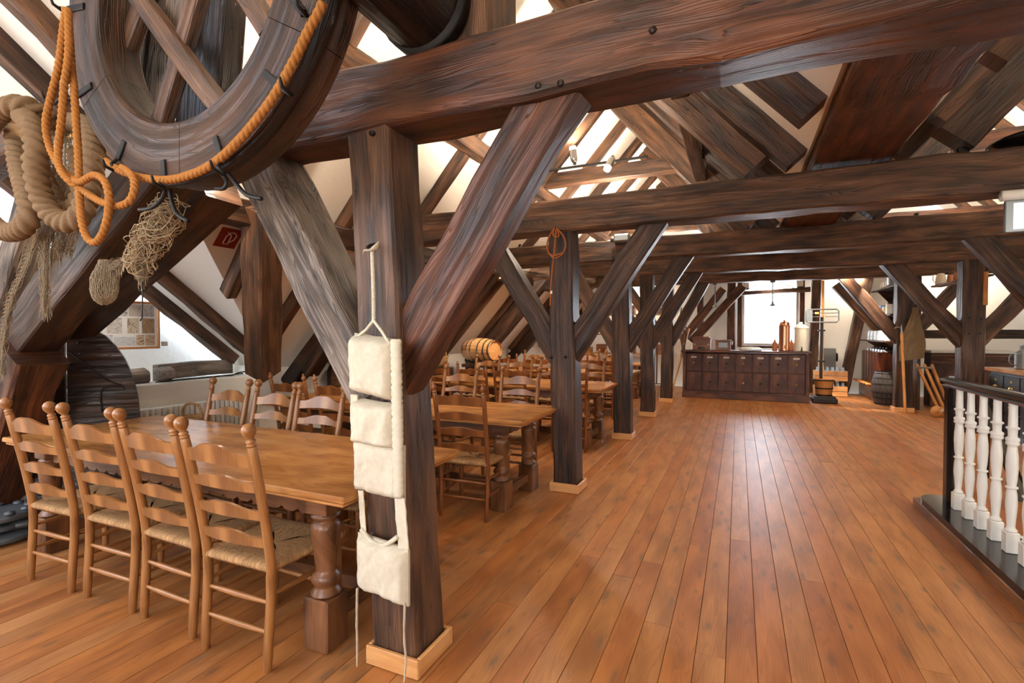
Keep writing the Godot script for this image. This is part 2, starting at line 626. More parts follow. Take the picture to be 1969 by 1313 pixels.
func slab(called: String, a: Vector3, b: Vector3, c: Vector3, d: Vector3, th: float, m: Material) -> void:
	# a roof panel: its inner face a-b-c-d and th of thickness outwards (up)
	var nn := (b - a).cross(d - a).normalized()
	if nn.y < 0: nn = -nn
	var g := G.new()
	var o := nn * th
	var low := [a, b, c, d]
	if (b - a).cross(d - a).dot(nn) > 0: low = [a, d, c, b]
	g.quad(low[0], low[1], low[2], low[3])
	g.quad(low[3] + o, low[2] + o, low[1] + o, low[0] + o)
	for i in 4:
		var p: Vector3 = low[i]
		var q: Vector3 = low[(i + 1) % 4]
		g.quad(q, p, p + o, q + o)
	struct(called, g, m)

func csg_wall(called: String, poly: PackedVector2Array, th: float, xf: Transform3D, holes: Array) -> void:
	var p := CSGPolygon3D.new()
	p.polygon = poly
	p.mode = CSGPolygon3D.MODE_DEPTH
	p.depth = th
	p.material = M.plaster
	p.name = called
	add_child(p)
	p.transform = xf
	p.set_meta("kind", "structure")
	for h in holes:
		var b := CSGBox3D.new()
		b.operation = CSGShape3D.OPERATION_SUBTRACTION
		b.size = Vector3(h[2], h[3], 2.0)
		b.material = M.plaster
		b.name = "opening"
		p.add_child(b, true)
		b.position = Vector3(h[0], h[1], 0)

func build_setting() -> void:
	# floor: slab with a stair opening, and boards laid on it
	var fl := Node3D.new()
	fl.name = "floor"
	fl.set_meta("kind", "structure")
	add_child(fl)
	var g := G.new()
	g.box(Vector3(-1.98, -0.12, -5.6), Vector3(7.6, 0.2, 18.4), 0.0)
	g.box(Vector3(5.2, -0.12, -5.6), Vector3(4.6, 0.2, 18.4), 0.0)
	g.box(Vector3(2.36, -0.12, -9.9), Vector3(1.08, 0.2, 9.8), 0.0)
	part("subfloor", g, M.oak_black, fl)
	var rng := RandomNumberGenerator.new()
	rng.seed = 5
	var mats := [M.pine, M.pine_light, M.pine, M.pine_red, M.pine]
	var wid := 0.1325
	var rows := 74
	var x0 := -5.74
	for i in rows:
		var xa := x0 + i * wid
		var zs := [3.45]
		var z := 3.45 - rng.randf_range(1.0, 4.4)
		for k in 3:
			zs.append(z)
			z -= rng.randf_range(4.0, 4.9)
		zs.append(-14.6)
		for k in 4:
			var za: float = zs[k]
			var zb: float = zs[k + 1]
			if xa + wid > 1.80 and xa < 2.92:
				if zb > -5.0: continue
				za = minf(za, -5.0)
			if za - zb < 0.05: continue
			var b := G.new()
			plank(b, xa + 0.0012, xa + wid - 0.0012, zb + 0.001, za - 0.001, rng)
			part("plank", b, mats[rng.randi() % 5], fl)
	# stairwell lining
	var sw := G.new()
	sw.box(Vector3(1.79, -1.3, -2.2), Vector3(0.04, 2.56, 5.6), 0.0)
	sw.box(Vector3(2.93, -1.3, -2.2), Vector3(0.04, 2.56, 5.6), 0.0)
	sw.box(Vector3(2.36, -1.3, -5.01), Vector3(1.18, 2.56, 0.04), 0.0)
	sw.box(Vector3(2.36, -2.6, -2.2), Vector3(1.18, 0.04, 5.6), 0.0)
	struct("wall_stairwell", sw, M.plaster)
	# walls
	var gable := PackedVector2Array([Vector2(-5.95, -0.25), Vector2(7.5, -0.25), Vector2(7.5, p3_y(7.5)), Vector2(3.35, 5.6), Vector2(1.1, 3.1), Vector2(0.45, 3.1), Vector2(RX, RY + 0.15), Vector2(-5.95, pl_y(-5.95))])
	csg_wall("wall_back", gable, 0.35, Transform3D(Basis.IDENTITY, Vector3(0, 0, -14.95)), [[0.74, 2.03, 1.32, 1.74]])
	csg_wall("wall_front", gable, 0.35, Transform3D(Basis.IDENTITY, Vector3(0, 0, 3.45)), [[-1.2, 1.9, 2.3, 1.8], [3.4, 1.9, 2.3, 1.8]])
	var side := PackedVector2Array([Vector2(-3.8, -0.25), Vector2(-3.8, 5.35), Vector2(-0.85, 5.35), Vector2(4.3, 1.2), Vector2(4.3, -0.25)])
	csg_wall("wall_left", side, 0.3, Transform3D(Basis(Vector3(0, 0, -1), Vector3.UP, Vector3(1, 0, 0)), Vector3(-6.05, 0, 0)), [[-0.4, 2.0, 1.9, 1.7]])
	var kw := G.new()
	kw.box(Vector3(-5.4, 0.43, -9.45), Vector3(0.3, 1.36, 10.5), 0.0)
	kw.box(Vector3(-5.68, 0.43, -4.28), Vector3(0.5, 1.36, 0.16), 0.0)
	struct("wall_left", kw, M.plaster)
	var r := G.new()
	r.box(Vector3(7.4, 0.45, -5.6), Vector3(0.3, 1.4, 18.7), 0.0)
	struct("wall_right", r, M.plaster)
	# sloping ceilings
	var zf := 3.6
	var zb := -14.8
	slab("ceiling", Vector3(-5.85, pl_y(-5.85), zb), Vector3(-5.85, pl_y(-5.85), -5.19), Vector3(RX, RY, 0.82), Vector3(RX, RY, zb), 0.12, M.plaster)
	slab("ceiling", Vector3(-5.9, 4.503 - 0.789 * 5.26, -5.26), Vector3(-5.9, RY, 0.82), Vector3(RX, RY, 0.82), Vector3(RX - 0.01, RY - 0.012, 0.805), 0.12, M.plaster)
	slab("ceiling", Vector3(-5.9, RY, 0.81), Vector3(RX, RY, 0.81), Vector3(RX, RY, zf), Vector3(-5.9, RY, zf), 0.12, M.plaster)
	slab("ceiling", Vector3(RX, RY, zb), Vector3(RX, RY, zf), Vector3(0.47, pr_y(0.47), zf), Vector3(0.47, pr_y(0.47), zb), 0.12, M.plaster)
	slab("ceiling", Vector3(0.44, 2.93, zb), Vector3(0.44, 2.93, zf), Vector3(1.12, 2.93, zf), Vector3(1.12, 2.93, zb), 0.12, M.plaster)
	slab("ceiling", Vector3(1.1, p2_y(1.1), zb), Vector3(1.1, p2_y(1.1), zf), Vector3(3.35, p2_y(3.35), zf), Vector3(3.35, p2_y(3.35), zb), 0.12, M.plaster)
	slab("ceiling", Vector3(3.35, 5.45, zb), Vector3(3.35, 5.45, zf), Vector3(7.4, p3_y(7.4), zf), Vector3(7.4, p3_y(7.4), zb), 0.12, M.plaster)
	window_unit("window_1", Vector3(0.74, 2.03, -14.72), 1.32, 1.74, 0.0, true)
	window_unit("window_2", Vector3(-1.2, 1.9, 3.6), 2.3, 1.8, PI, false)
	window_unit("window_3", Vector3(3.4, 1.9, 3.6), 2.3, 1.8, PI, false)
	window_unit("window_4", Vector3(-5.9, 2.0, 0.4), 1.9, 1.7, PI / 2, false)

func window_unit(called: String, at: Vector3, w: float, h: float, turn: float, cased: bool) -> void:
	var o := Node3D.new()
	o.name = called
	o.set_meta("kind", "structure")
	add_child(o)
	o.position = at
	o.rotation.y = turn
	var g := G.new()
	for s in [-1, 1]:
		g.box(Vector3(s * (w / 2 - 0.03), 0, 0), Vector3(0.06, h, 0.07))
		g.box(Vector3(0, s * (h / 2 - 0.03), 0), Vector3(w - 0.12, 0.06, 0.07))
	if not cased: g.box(Vector3(0, 0, 0), Vector3(0.05, h - 0.12, 0.06))
	part("window_frame", g, M.white_paint, o)
	for s in [-1, 1]:
		var p := G.new()
		p.box(Vector3(s * w / 4, 0, 0), Vector3(w / 2 - 0.08, h - 0.1, 0.005), 0.0)
		part("pane", p, M.glass, o)
	if cased:
		var c := G.new()
		for s in [-1, 1]: c.box(Vector3(s * (w / 2 + 0.055), -0.02, 0.19), Vector3(0.11, h + 0.04, 0.1))
		c.box(Vector3(0, -h / 2 - 0.03, 0.2), Vector3(w + 0.1, 0.06, 0.16))
		part("casing", c, M.oak_warm, o)
		var tb := G.new()
		for s in [-1, 1]: tb.beam(Vector3(s * 0.62, 0.58, 0.02), Vector3(s * 0.06, 0.86, 0.02), 0.03, 0.03)
		tb.box(Vector3(0, 0.56, 0.02), Vector3(1.3, 0.04, 0.05))
		part("transom_bar", tb, M.white_paint, o)

func plank(b: G, xa: float, xb: float, za: float, zb: float, rng: RandomNumberGenerator) -> void:
	var e := 0.0012
	var uo := rng.randf() * 4.2
	var vo := (rng.randi() % 6) * 0.13 + 0.001
	var y := rng.randf_range(-0.0006, 0.0006)
	var d := -0.019
	var f := 0.128 / (xb - xa)
	var ua := func(x: float, z: float) -> Vector2: return Vector2(uo - z, vo + (x - xa) * f)
	var p := [Vector3(xa, y - e, zb), Vector3(xa + e, y, zb), Vector3(xb - e, y, zb), Vector3(xb, y - e, zb)]
	var q := [Vector3(xa, y - e, za), Vector3(xa + e, y, za), Vector3(xb - e, y, za), Vector3(xb, y - e, za)]
	for i in 3:
		b.quad(p[i], p[i + 1], q[i + 1], q[i], ua.call(p[i].x, zb), ua.call(p[i + 1].x, zb), ua.call(p[i + 1].x, za), ua.call(p[i].x, za))
	b.quad(Vector3(xa, d, zb), Vector3(xa, y - e, zb), Vector3(xa, y - e, za), Vector3(xa, d, za))
	b.quad(Vector3(xb, y - e, zb), Vector3(xb, d, zb), Vector3(xb, d, za), Vector3(xb, y - e, za))
	b.quad(Vector3(xa, d, zb), Vector3(xb, d, zb), Vector3(xb, y, zb), Vector3(xa, y, zb))
	b.quad(Vector3(xb, d, za), Vector3(xa, d, za), Vector3(xa, y, za), Vector3(xb, y, za))

# ---------------------------------------------------------------- timber frame
func timber(called: String, a: Vector3, b: Vector3, w: float, h: float, m: Material, label: String, cat: String, group := "", up := Vector3.UP, rough := 0.006, ch := 0.014, sd := 1) -> MeshInstance3D:
	var g := G.new()
	g.beam(a, b, w, h, up, ch, rough, 0, sd)
	return single(called, g, m, label, cat, group)

func pegs(o: Node3D, pts: Array, r: float, dir: Vector3) -> void:
	for p in pts:
		var g := G.new()
		g.tube([p - dir * 0.03, p + dir * 0.004], r * 0.9, 8)
		part("peg", g, M.oak_black, o)

func skirting(o: Node3D, x0: float, x1: float, z0: float, z1: float) -> void:
	var t := 0.02
	for s in [[Vector3((x0 + x1) / 2, 0.045, z1 + t / 2), Vector3(x1 - x0 + 2 * t, 0.085, t)], [Vector3((x0 + x1) / 2, 0.045, z0 - t / 2), Vector3(x1 - x0 + 2 * t, 0.085, t)], [Vector3(x1 + t / 2, 0.045, (z0 + z1) / 2), Vector3(t, 0.085, z1 - z0)], [Vector3(x0 - t / 2, 0.045, (z0 + z1) / 2), Vector3(t, 0.085, z1 - z0)]]:
		var g := G.new()
		g.box(s[0], s[1], 0.004)
		part("skirting", g, M.skirt, o)

const FZ := [-1.80, -4.48, -7.04, -9.12, -11.2, -13.6]
const NTH := ["nearest", "second nearest", "third", "fourth", "fifth", "farthest"]

func build_frames() -> void:
	for i in 6:
		var z: float = FZ[i]
		# tie beam
		var xl := -3.05 if i == 0 else -4.0
		var xr := 5.9
		var h := 0.30
		var yb: float = [2.43, 2.47, 2.52, 2.53, 2.54, 2.76][i]
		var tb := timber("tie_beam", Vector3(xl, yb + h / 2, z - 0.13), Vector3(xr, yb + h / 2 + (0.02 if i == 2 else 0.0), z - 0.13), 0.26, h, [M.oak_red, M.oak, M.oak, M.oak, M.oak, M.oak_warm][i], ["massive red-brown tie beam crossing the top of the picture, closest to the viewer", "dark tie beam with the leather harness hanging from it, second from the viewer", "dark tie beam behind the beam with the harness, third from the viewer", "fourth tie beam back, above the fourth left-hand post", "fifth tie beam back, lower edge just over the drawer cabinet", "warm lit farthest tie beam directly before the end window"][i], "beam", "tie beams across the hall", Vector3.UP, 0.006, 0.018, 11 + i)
		if i == 0:
			pegs(tb, [Vector3(-1.509, 2.415, -1.800), Vector3(-0.616, 2.454, -1.800), Vector3(-0.706, 2.462, -1.800), Vector3(-0.280, 2.568, -1.800)], 0.016, Vector3(0, 0, 1))
		# posts
		if i < 5:
			var p0: Vector3
			var p1: Vector3
			var w := 0.235
			var d := 0.24
			match i:
				0:
					p0 = Vector3(-1.40, 0.0, -1.925)
					p1 = Vector3(-1.545, 2.44, -1.93)
					w = 0.235
				1:
					p0 = Vector3(-1.49, 0.0, -4.61)
					p1 = Vector3(-1.545, 2.48, -4.62)
				2:
					p0 = Vector3(-1.49, 0.0, -7.17)
					p1 = Vector3(-1.53, 2.52, -7.17)
				3:
					p0 = Vector3(-1.49, 0.0, -9.26)
					p1 = Vector3(-1.51, 2.54, -9.25)
				4:
					p0 = Vector3(-1.42, 0.0, -11.3)
					p1 = Vector3(-1.40, 2.54, -11.3)
			var po := thing("timber_post", ["nearest square timber post with the white cloth bag hanging on its front", "dark timber post with the leather harness on its front, second of the left row", "plain dark timber post, third of the left row", "plain dark timber post, fourth of the left row from the viewer", "plain dark timber post, farthest of the left row beside the shovel"][i], "post", Vector3.ZERO, 0.0, "posts of the left row")
			var g := G.new()
			g.beam(p0, p1, d, w, Vector3.RIGHT, 0.014, 0.005, 0, 31 + i)
			part("shaft", g, [M.oak, M.oak_dark, M.oak_dark, M.oak_dark, M.oak_dark][i], po)
			skirting(po, p0.x - w / 2 - 0.006, p0.x + w / 2 + 0.006, p0.z - d / 2 - 0.006, p0.z + d / 2 + 0.006)
			if i == 1:
				pegs(po, [Vector3(-1.627, 1.277, -4.480), Vector3(-1.482, 1.285, -4.480)], 0.016, Vector3(0, 0, 1))
			if i == 0:
				pegs(po, [Vector3(-1.44, 1.2, -1.79)], 0.014, Vector3(0, 0, 1))
			# braces, left row
			var zb: float = FZ[i] - 0.12
			var bx := -0.70
			var br := timber("brace", Vector3(p1.x + 0.03, 1.25 if i > 0 else 1.22, zb), Vector3(bx + 0.07, yb + 0.1, zb), 0.15, 0.235 if i == 0 else 0.21, [M.oak_red, M.oak_dark, M.oak_dark, M.oak_dark, M.oak_dark][i], ["broad red-brown brace rising right from the post with the bag", "dark brace rising right from the post with the harness", "dark brace rising right from the third post of the left row", "dark brace rising right from the fourth post of the left row", "dark brace rising right from the post beside the shovel"][i], "brace", "braces rising right from the left posts", Vector3.UP, 0.006, 0.012, 51 + i)
			var lbl := ["weathered grey deeply grained brace rising left from the post with the bag", "grey brace rising left from the post with the harness", "brown brace rising left from the third post of the left row", "brace rising left from the fourth post of the left row", "brace rising left from the farthest post of the left row"]
			timber("brace", Vector3(p1.x + 0.0, 1.22, zb), Vector3(-2.37, yb + 0.08, zb), 0.25 if i == 0 else 0.15, 0.225 if i == 0 else 0.2, M.oak_grey if i == 0 else (M.oak_dark if i == 1 else M.oak), lbl[i], "brace", "braces rising left from the left posts", Vector3.UP, 0.006, 0.012, 61 + i)
			# right row
			if i >= 2:
				var rx: float = [0, 0, 3.32, 3.02, 2.86][i]
				var rz: float = [0, 0, -7.12, -9.22, -11.75][i]
				var rp := thing("timber_post", ["", "", "timber post of the right row at the picture's right edge", "broad dark post with a blue-lit left edge, behind the banister", "brown post with the dark sack hanging on it, beside the barrel"][i], "post", Vector3.ZERO, 0.0, "posts of the right row")
				var g2 := G.new()
				g2.beam(Vector3(rx, 0, rz), Vector3(rx, yb + 0.01, rz), 0.24, 0.26, Vector3.RIGHT, 0.014, 0.005, 0, 71 + i)
				part("shaft", g2, M.oak_dark, rp)
				skirting(rp, rx - 0.136, rx + 0.136, rz - 0.126, rz + 0.126)
				if i == 3:
					pegs(rp, [Vector3(rx - 0.05, 1.72, rz + 0.12), Vector3(rx + 0.08, 1.70, rz + 0.12), Vector3(rx - 0.05, 1.5, rz + 0.12), Vector3(rx + 0.07, 1.5, rz + 0.12)], 0.016, Vector3(0, 0, 1))
				timber("brace", Vector3(rx - 0.05, 1.35, rz), Vector3(rx - 1.0, yb + 0.1, rz), 0.15, 0.22, M.oak_dark, ["", "", "dark brace sloping down to the right edge under the third tie beam", "dark brace sloping down right to the broad post behind the banister", "dark brace sloping down right to the post with the sack"][i], "brace", "braces rising left from the right posts", Vector3.UP, 0.006, 0.012, 81 + i)
				if i > 2: timber("brace", Vector3(rx + 0.05, 1.35, rz), Vector3(rx + 1.0, yb + 0.1, rz), 0.15, 0.2, M.oak, ["", "", "brace outside the right edge, on the third frame", "brace rising right from the broad post behind the banister", "brace rising right from the post with the sack"][i], "brace", "braces rising right from the right posts", Vector3.UP, 0.006, 0.012, 91 + i)
	# end frame posts and braces before the end wall
	for q in [[-0.18, 0.2, M.oak_warm, "warm brown wall post left of the end window"], [1.68, 0.2, M.oak, "brown wall post right of the end window"], [-0.95, 0.16, M.oak_warm, "brown wall stud left of the end window, behind the wooden boxes"]]:
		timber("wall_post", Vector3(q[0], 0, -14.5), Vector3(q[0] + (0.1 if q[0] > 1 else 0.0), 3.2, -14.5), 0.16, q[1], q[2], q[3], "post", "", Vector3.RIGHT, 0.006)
	timber("wall_post", Vector3(2.30, 0, -14.3), Vector3(2.80, 3.0, -14.3), 0.18, 0.22, M.oak, "leaning dark wall post between the end window and the shelves", "post", "", Vector3.RIGHT, 0.006)
	timber("lintel_beam", Vector3(-0.1, 2.52, -14.45), Vector3(1.62, 2.58, -14.45), 0.2, 0.11, M.oak, "grey-brown lintel over the end window with two wall lamps on it", "beam")
	timber("brace", Vector3(-1.35, 1.3, -13.7), Vector3(-0.35, 2.6, -13.7), 0.14, 0.2, M.oak_warm, "orange-lit brace above the two wooden boxes, upper of the pair", "brace")
	timber("brace", Vector3(-1.15, 1.25, -14.2), Vector3(0.1, 2.7, -14.2), 0.14, 0.22, M.oak_warm, "orange-lit brace above the two wooden boxes, lower of the pair", "brace")
	timber("brace", Vector3(3.05, 1.35, -13.7), Vector3(2.05, 2.62, -13.7), 0.15, 0.2, M.oak, "brown brace behind the shelf brackets, sloping down right", "brace")

# ---------------------------------------------------------------- roof timbers
func build_roof_timbers() -> void:
	var sl := Vector3(1, 1.11, 0).normalized()
	var nl := Vector3(1, -1 / 1.11, 0).normalized()    # inwards from the left slope
	var sr := Vector3(1, -1.11, 0).normalized()
	var nr := Vector3(-1, -1 / 1.11, 0).normalized()
	# common rafters: only where the picture shows them
	var k := 0
	for i in 12:
		var z: float = -3.0 - i * 1.03
		var near_x := -2.161 + 0.711 * z
		var xa := maxf(-5.2, near_x + 0.05) if i > 0 else -3.72
		var a := Vector3(xa, pl_y(xa), z) + nl * 0.06
		var b := Vector3(RX + 0.02, RY, z) + nl * 0.06
		timber("rafter", a, b, 0.105, 0.14, M.oak, "%s rafter of the nearer roof's left slope, counted from the viewer" % ORD[i], "rafter", "rafters of the left slope", nl, 0.004, 0.01, 101 + i)
		var c := Vector3(RX, RY, -3.5 - i * 0.92) + nr * 0.08
		var d := Vector3(0.46, pr_y(0.46), -3.5 - i * 0.92) + nr * 0.08
		timber("rafter", c, d, 0.16, 0.2, M.oak_dark, "%s rafter of the nearer roof's right slope, counted from the viewer" % ORD[i], "rafter", "rafters of the right slope", nr, 0.005, 0.01, 131 + i)
	for i in 14:
		var z := -3.4 - i * 0.8
		timber("rafter", Vector3(1.12, p2_y(1.12), z) + nl * 0.06, Vector3(3.35, p2_y(3.35), z) + nl * 0.06, 0.12, 0.15, M.oak, "%s rafter rising right from the wide valley board, counted from the viewer" % ORD[i], "rafter", "rafters of the second roof", nl, 0.005, 0.01, 161 + i)
		timber("rafter", Vector3(3.35, 5.45, z) + nr * 0.06, Vector3(7.3, p3_y(7.3), z) + nr * 0.06, 0.12, 0.15, M.oak, "%s rafter of the second roof's far right slope, counted from the viewer" % ORD[i], "rafter", "far rafters of the second roof", nr, 0.005, 0.01, 191 + i)
	# rafters of the dormer roof at the left
	var sw := Vector3(0, 0.789, 1).normalized()
	var nw := Vector3(0, -1, 0.789).normalized()
	for i in 6:
		if i == 2: continue
		var x := -5.58 + i * 0.5
		var z1 := maxf(-4.15, (x + 2.161) / 0.711 + 0.05)
		var zt := 0.75
		timber("rafter", Vector3(x, 4.503 + 0.789 * z1, z1) + nw * 0.05, Vector3(x, 4.503 + 0.789 * zt, zt) + nw * 0.05, 0.13, 0.14, M.oak, ["rafter of the left dormer that ends beside the framed picture", "rafter of the left dormer running down behind the wooden post", "third rafter of the left dormer, behind the slanting struts", "rafter of the left dormer behind the coiled grey rope", "rafter of the left dormer seen beside the top of the orange rope", "rafter of the left dormer behind the big wheel"][i], "rafter", "dormer rafters at the left", nw, 0.005, 0.01, 221 + i)
	# purlins and plates along the hall
	timber("purlin", Vector3(-2.74, 3.60, 0.0), Vector3(-2.74, 3.60, -14.5), 0.16, 0.17, M.oak, "long purlin under the left slope, lit along its top, behind the nearest tie beam", "purlin", "", Vector3.UP, 0.005)
	timber("purlin", Vector3(-0.47, 3.60, 0.2), Vector3(-0.47, 3.60, -14.5), 0.16, 0.17, M.oak_dark, "long purlin under the right slope at collar height", "purlin", "", Vector3.UP, 0.005)
	timber("wall_plate", Vector3(-3.78, 2.50, -2.35), Vector3(-3.78, 2.52, -14.5), 0.2, 0.2, M.oak_dark, "long plate timber left of the nearest post, resting on the brown upright", "beam", "", Vector3.UP, 0.006)
	timber("purlin", Vector3(2.15, 3.8, 0.2), Vector3(2.15, 3.8, -14.5), 0.16, 0.17, M.oak, "purlin of the second roof right of the valley board", "purlin", "", Vector3.UP, 0.005)
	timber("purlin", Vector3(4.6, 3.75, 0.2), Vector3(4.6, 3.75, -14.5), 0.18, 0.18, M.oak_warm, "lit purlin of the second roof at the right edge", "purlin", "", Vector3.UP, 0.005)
	timber("valley_beam", Vector3(0.765, 2.86, 3.2), Vector3(0.765, 2.86, -14.5), 0.53, 0.12, M.oak_red, "very wide red-brown cracked board under the valley, lying on the tie beams", "beam", "", Vector3.UP, 0.006, 0.015, 7)
	# principal rafters and collars
	for i in range(0, 5):
		var z: float = FZ[i] - 0.13
		if i > 0:
			timber("principal_rafter", Vector3(-5.1, pl_y(-5.1), z) + nl * 0.27, Vector3(-3.62, pl_y(-3.62), z) + nl * 0.27, 0.2, 0.26, M.oak_dark, ["", "pegged dark principal rafter beside the trunk", "left principal rafter of the third frame", "left principal rafter of the fourth frame", "left principal rafter of the fifth frame"][i], "rafter", "left principal rafters", nl, 0.006, 0.014, 241 + i)
			timber("strut", Vector3(-5.2, 0.86, z), Vector3(-3.75, 2.3, z), 0.18, 0.2, M.oak_black, ["", "black strut crossing below the pegged principal rafter", "black slanting strut of the third frame, before the white barrel", "slanting strut of the fourth frame, behind the white barrel", "slanting strut of the fifth frame"][i], "strut", "struts along the left wall", Vector3.UP, 0.006, 0.012, 251 + i)
		timber("principal_rafter", Vector3(RX + 0.2, pr_y(RX + 0.2), z) + nr * 0.25, Vector3(0.32, pr_y(0.32), z) + nr * 0.25, 0.2, 0.28, M.oak, ["right principal rafter above the nearest tie beam", "broad board-like principal rafter coming down on the second tie beam", "broad principal rafter reaching the collar with the spotlights", "right principal rafter of the fourth frame", "right principal rafter of the fifth frame"][i], "rafter", "right principal rafters", nr, 0.006, 0.012, 261 + i)
		if i > 0: timber("principal_rafter", Vector3(1.2, p2_y(1.2), z) + nl * 0.25, Vector3(3.2, p2_y(3.2), z) + nl * 0.25, 0.2, 0.26, M.oak_dark, ["", "dark principal rafter rising to the right edge beside the valley board", "principal rafter of the second roof on the third frame", "principal rafter of the second roof on the fourth frame", "principal rafter of the second roof on the fifth frame"][i], "rafter", "principal rafters of the second roof", nl, 0.006, 0.012, 271 + i)
		if i > 0: timber("collar_beam", Vector3(-2.7, 3.8, z), Vector3(-0.45, 3.8, z), 0.16, 0.2, M.oak, ["", "collar beam of the second frame", "collar beam carrying the two spotlights", "collar beam of the fourth frame behind the spotlights", "collar beam of the fifth frame"][i], "beam", "collar beams", Vector3.UP, 0.005, 0.01, 281 + i)
		if i > 0: timber("collar_beam", Vector3(2.1, 3.6, z), Vector3(4.7, 3.6, z), 0.16, 0.2, M.oak_warm, ["", "lit collar beam of the second roof above the black disc", "collar beam of the second roof, third frame", "collar beam of the second roof, fourth frame", "collar beam of the second roof, fifth frame"][i], "beam", "collar beams of the second roof", Vector3.UP, 0.005, 0.01, 291 + i)
	# post stub and shaft over the nearest beam
	timber("post_stub", Vector3(-1.10, 2.77, -2.02), Vector3(-1.10, 4.6, -2.02), 0.26, 0.30, M.oak, "short upright on the nearest tie beam that carries the dark round shaft", "post", "", Vector3.RIGHT, 0.005)
	var sh := thing("round_shaft", "dark round wooden shaft resting above the nearest tie beam", "shaft", Vector3.ZERO)
	var g := G.new()
	g.tube([Vector3(-1.25, 2.93, -1.86), Vector3(-1.25, 2.96, 1.0)], 0.195, 28)
	part("log", g, M.oak_black, sh)
	var g2 := G.new()
	g2.tube([Vector3(-1.25, 2.93, -1.88), Vector3(-1.25, 2.93, -1.80)], 0.205, 28)
	part("iron_band", g2, M.iron_dark, sh)

# ---------------------------------------------------------------- slanting timbers at the left edge
func build_near_left_timbers() -> void:
	# two parallel struts rising from the crooked leg to the tie beam
	var n := Vector3(-0.62, 0.785, 0)
	var a0 := Vector3(-4.696, 1.328, -1.750)
	var a1 := Vector3(-2.856, 2.490, -1.750)
	timber("strut", a0 + n * 0.17 - Vector3(0, 0, 0.13), a1 + n * 0.17 - Vector3(0, 0, 0.13), 0.24, 0.34, M.oak_dark, "thick slanting strut with a pale blue-lit front, hung with nets and rope", "strut", "", n, 0.006, 0.012, 301)
	var b0 := Vector3(-4.884, 1.471, -2.100)
	var b1 := Vector3(-3.067, 2.386, -2.100)
	timber("strut", b0 + n * 0.1 - Vector3(0, 0, 0.13), b1 + n * 0.1 - Vector3(0, 0, 0.13), 0.26, 0.2, M.oak_dark, "slanting strut behind the net-hung strut, its underside above the framed picture", "strut", "", n, 0.006, 0.012, 302)
	var leg := thing("crooked_leg", "thick dark red leaning timber leg at the left edge, below the net-hung strut", "post")
	var g := G.new()
	g.beam(Vector3(-5.379, 0.201, -1.850), Vector3(-4.657, 1.400, -1.850), 0.3, 0.44, Vector3(-1, 0.3, 0), 0.02, 0.008, 0, 303)
	part("shaft", g, M.oak_red, leg)
	timber("leaning_post", Vector3(-5.671, 1.168, -1.950), Vector3(-4.602, 2.692, -1.950), 0.2, 0.22, M.oak_grey, "pale grey leaning timber at the far left edge behind the hanging nets", "post", "", Vector3(-1, 0.3, 0), 0.006, 0.012, 304)
	timber("upright", Vector3(-4.426, 1.110, -3.600), Vector3(-3.651, 2.576, -2.950), 0.26, 0.24, M.oak, "brown upright standing on the white ledge, right of the fire equipment sign", "post", "", Vector3.RIGHT, 0.006, 0.012, 305)
	timber("jack_rafter", Vector3(-4.44, 1.885, -3.23), Vector3(-3.95, 2.43, -3.15), 0.11, 0.15, M.oak, "short sawn-off rafter end beside the fire equipment sign", "rafter", "", Vector3(-0.6, 0.8, 0), 0.004, 0.008, 306)
	# dark beam stub with the coiled rope
	timber("beam_stub", Vector3(-5.3, 2.62, -1.72), Vector3(-4.157, 2.765, -1.650), 0.16, 0.17, M.oak_red, "reddish beam end at the left edge carrying the thick grey rope", "beam", "", Vector3.UP, 0.005, 0.012, 307)
	# fire equipment sign on the sloping plaster
	var sg := thing("fire_sign", "square red sign with a white fire extinguisher symbol on the sloping plaster", "sign", Vector3(-4.46, pl_y(-4.46), -3.42))
	var bx := Vector3(1, 1.11, 0).normalized()
	var bz := Vector3(1, -1 / 1.11, 0).normalized()
	var by := bz.cross(Vector3(0, 0, -1)).normalized()
	var bs := Basis(Vector3(0, 0, -1), by, bz)
	sg.basis = bs
	sg.position = Vector3(-4.10, pl_y(-4.10) - 0.006, -2.99)
	var p := G.new()
	p.box(Vector3(0, 0, 0.0), Vector3(0.2, 0.2, 0.006), 0.001)
	part("plate", p, mat(Color8(150, 44, 24), 0.5), sg)
	var wl := mat(Color8(240, 225, 205), 0.6)
	var e := G.new()
	e.tube([Vector3(-0.03, -0.06, 0.004), Vector3(-0.03, 0.02, 0.004), Vector3(-0.018, 0.04, 0.004), Vector3(0.002, 0.04, 0.004), Vector3(0.014, 0.02, 0.004), Vector3(0.014, -0.06, 0.004), Vector3(-0.03, -0.06, 0.004)], 0.0045, 6)
	e.tube([Vector3(-0.008, 0.04, 0.004), Vector3(-0.005, 0.06, 0.004), Vector3(0.03, 0.066, 0.004), Vector3(0.058, 0.04, 0.004), Vector3(0.052, -0.005, 0.004), Vector3(0.02, -0.04, 0.004)], 0.0045, 6)
	e.tube([Vector3(-0.005, 0.045, 0.004), Vector3(-0.035, 0.062, 0.004)], 0.0045, 6)
	part("extinguisher_symbol", e, wl, sg)

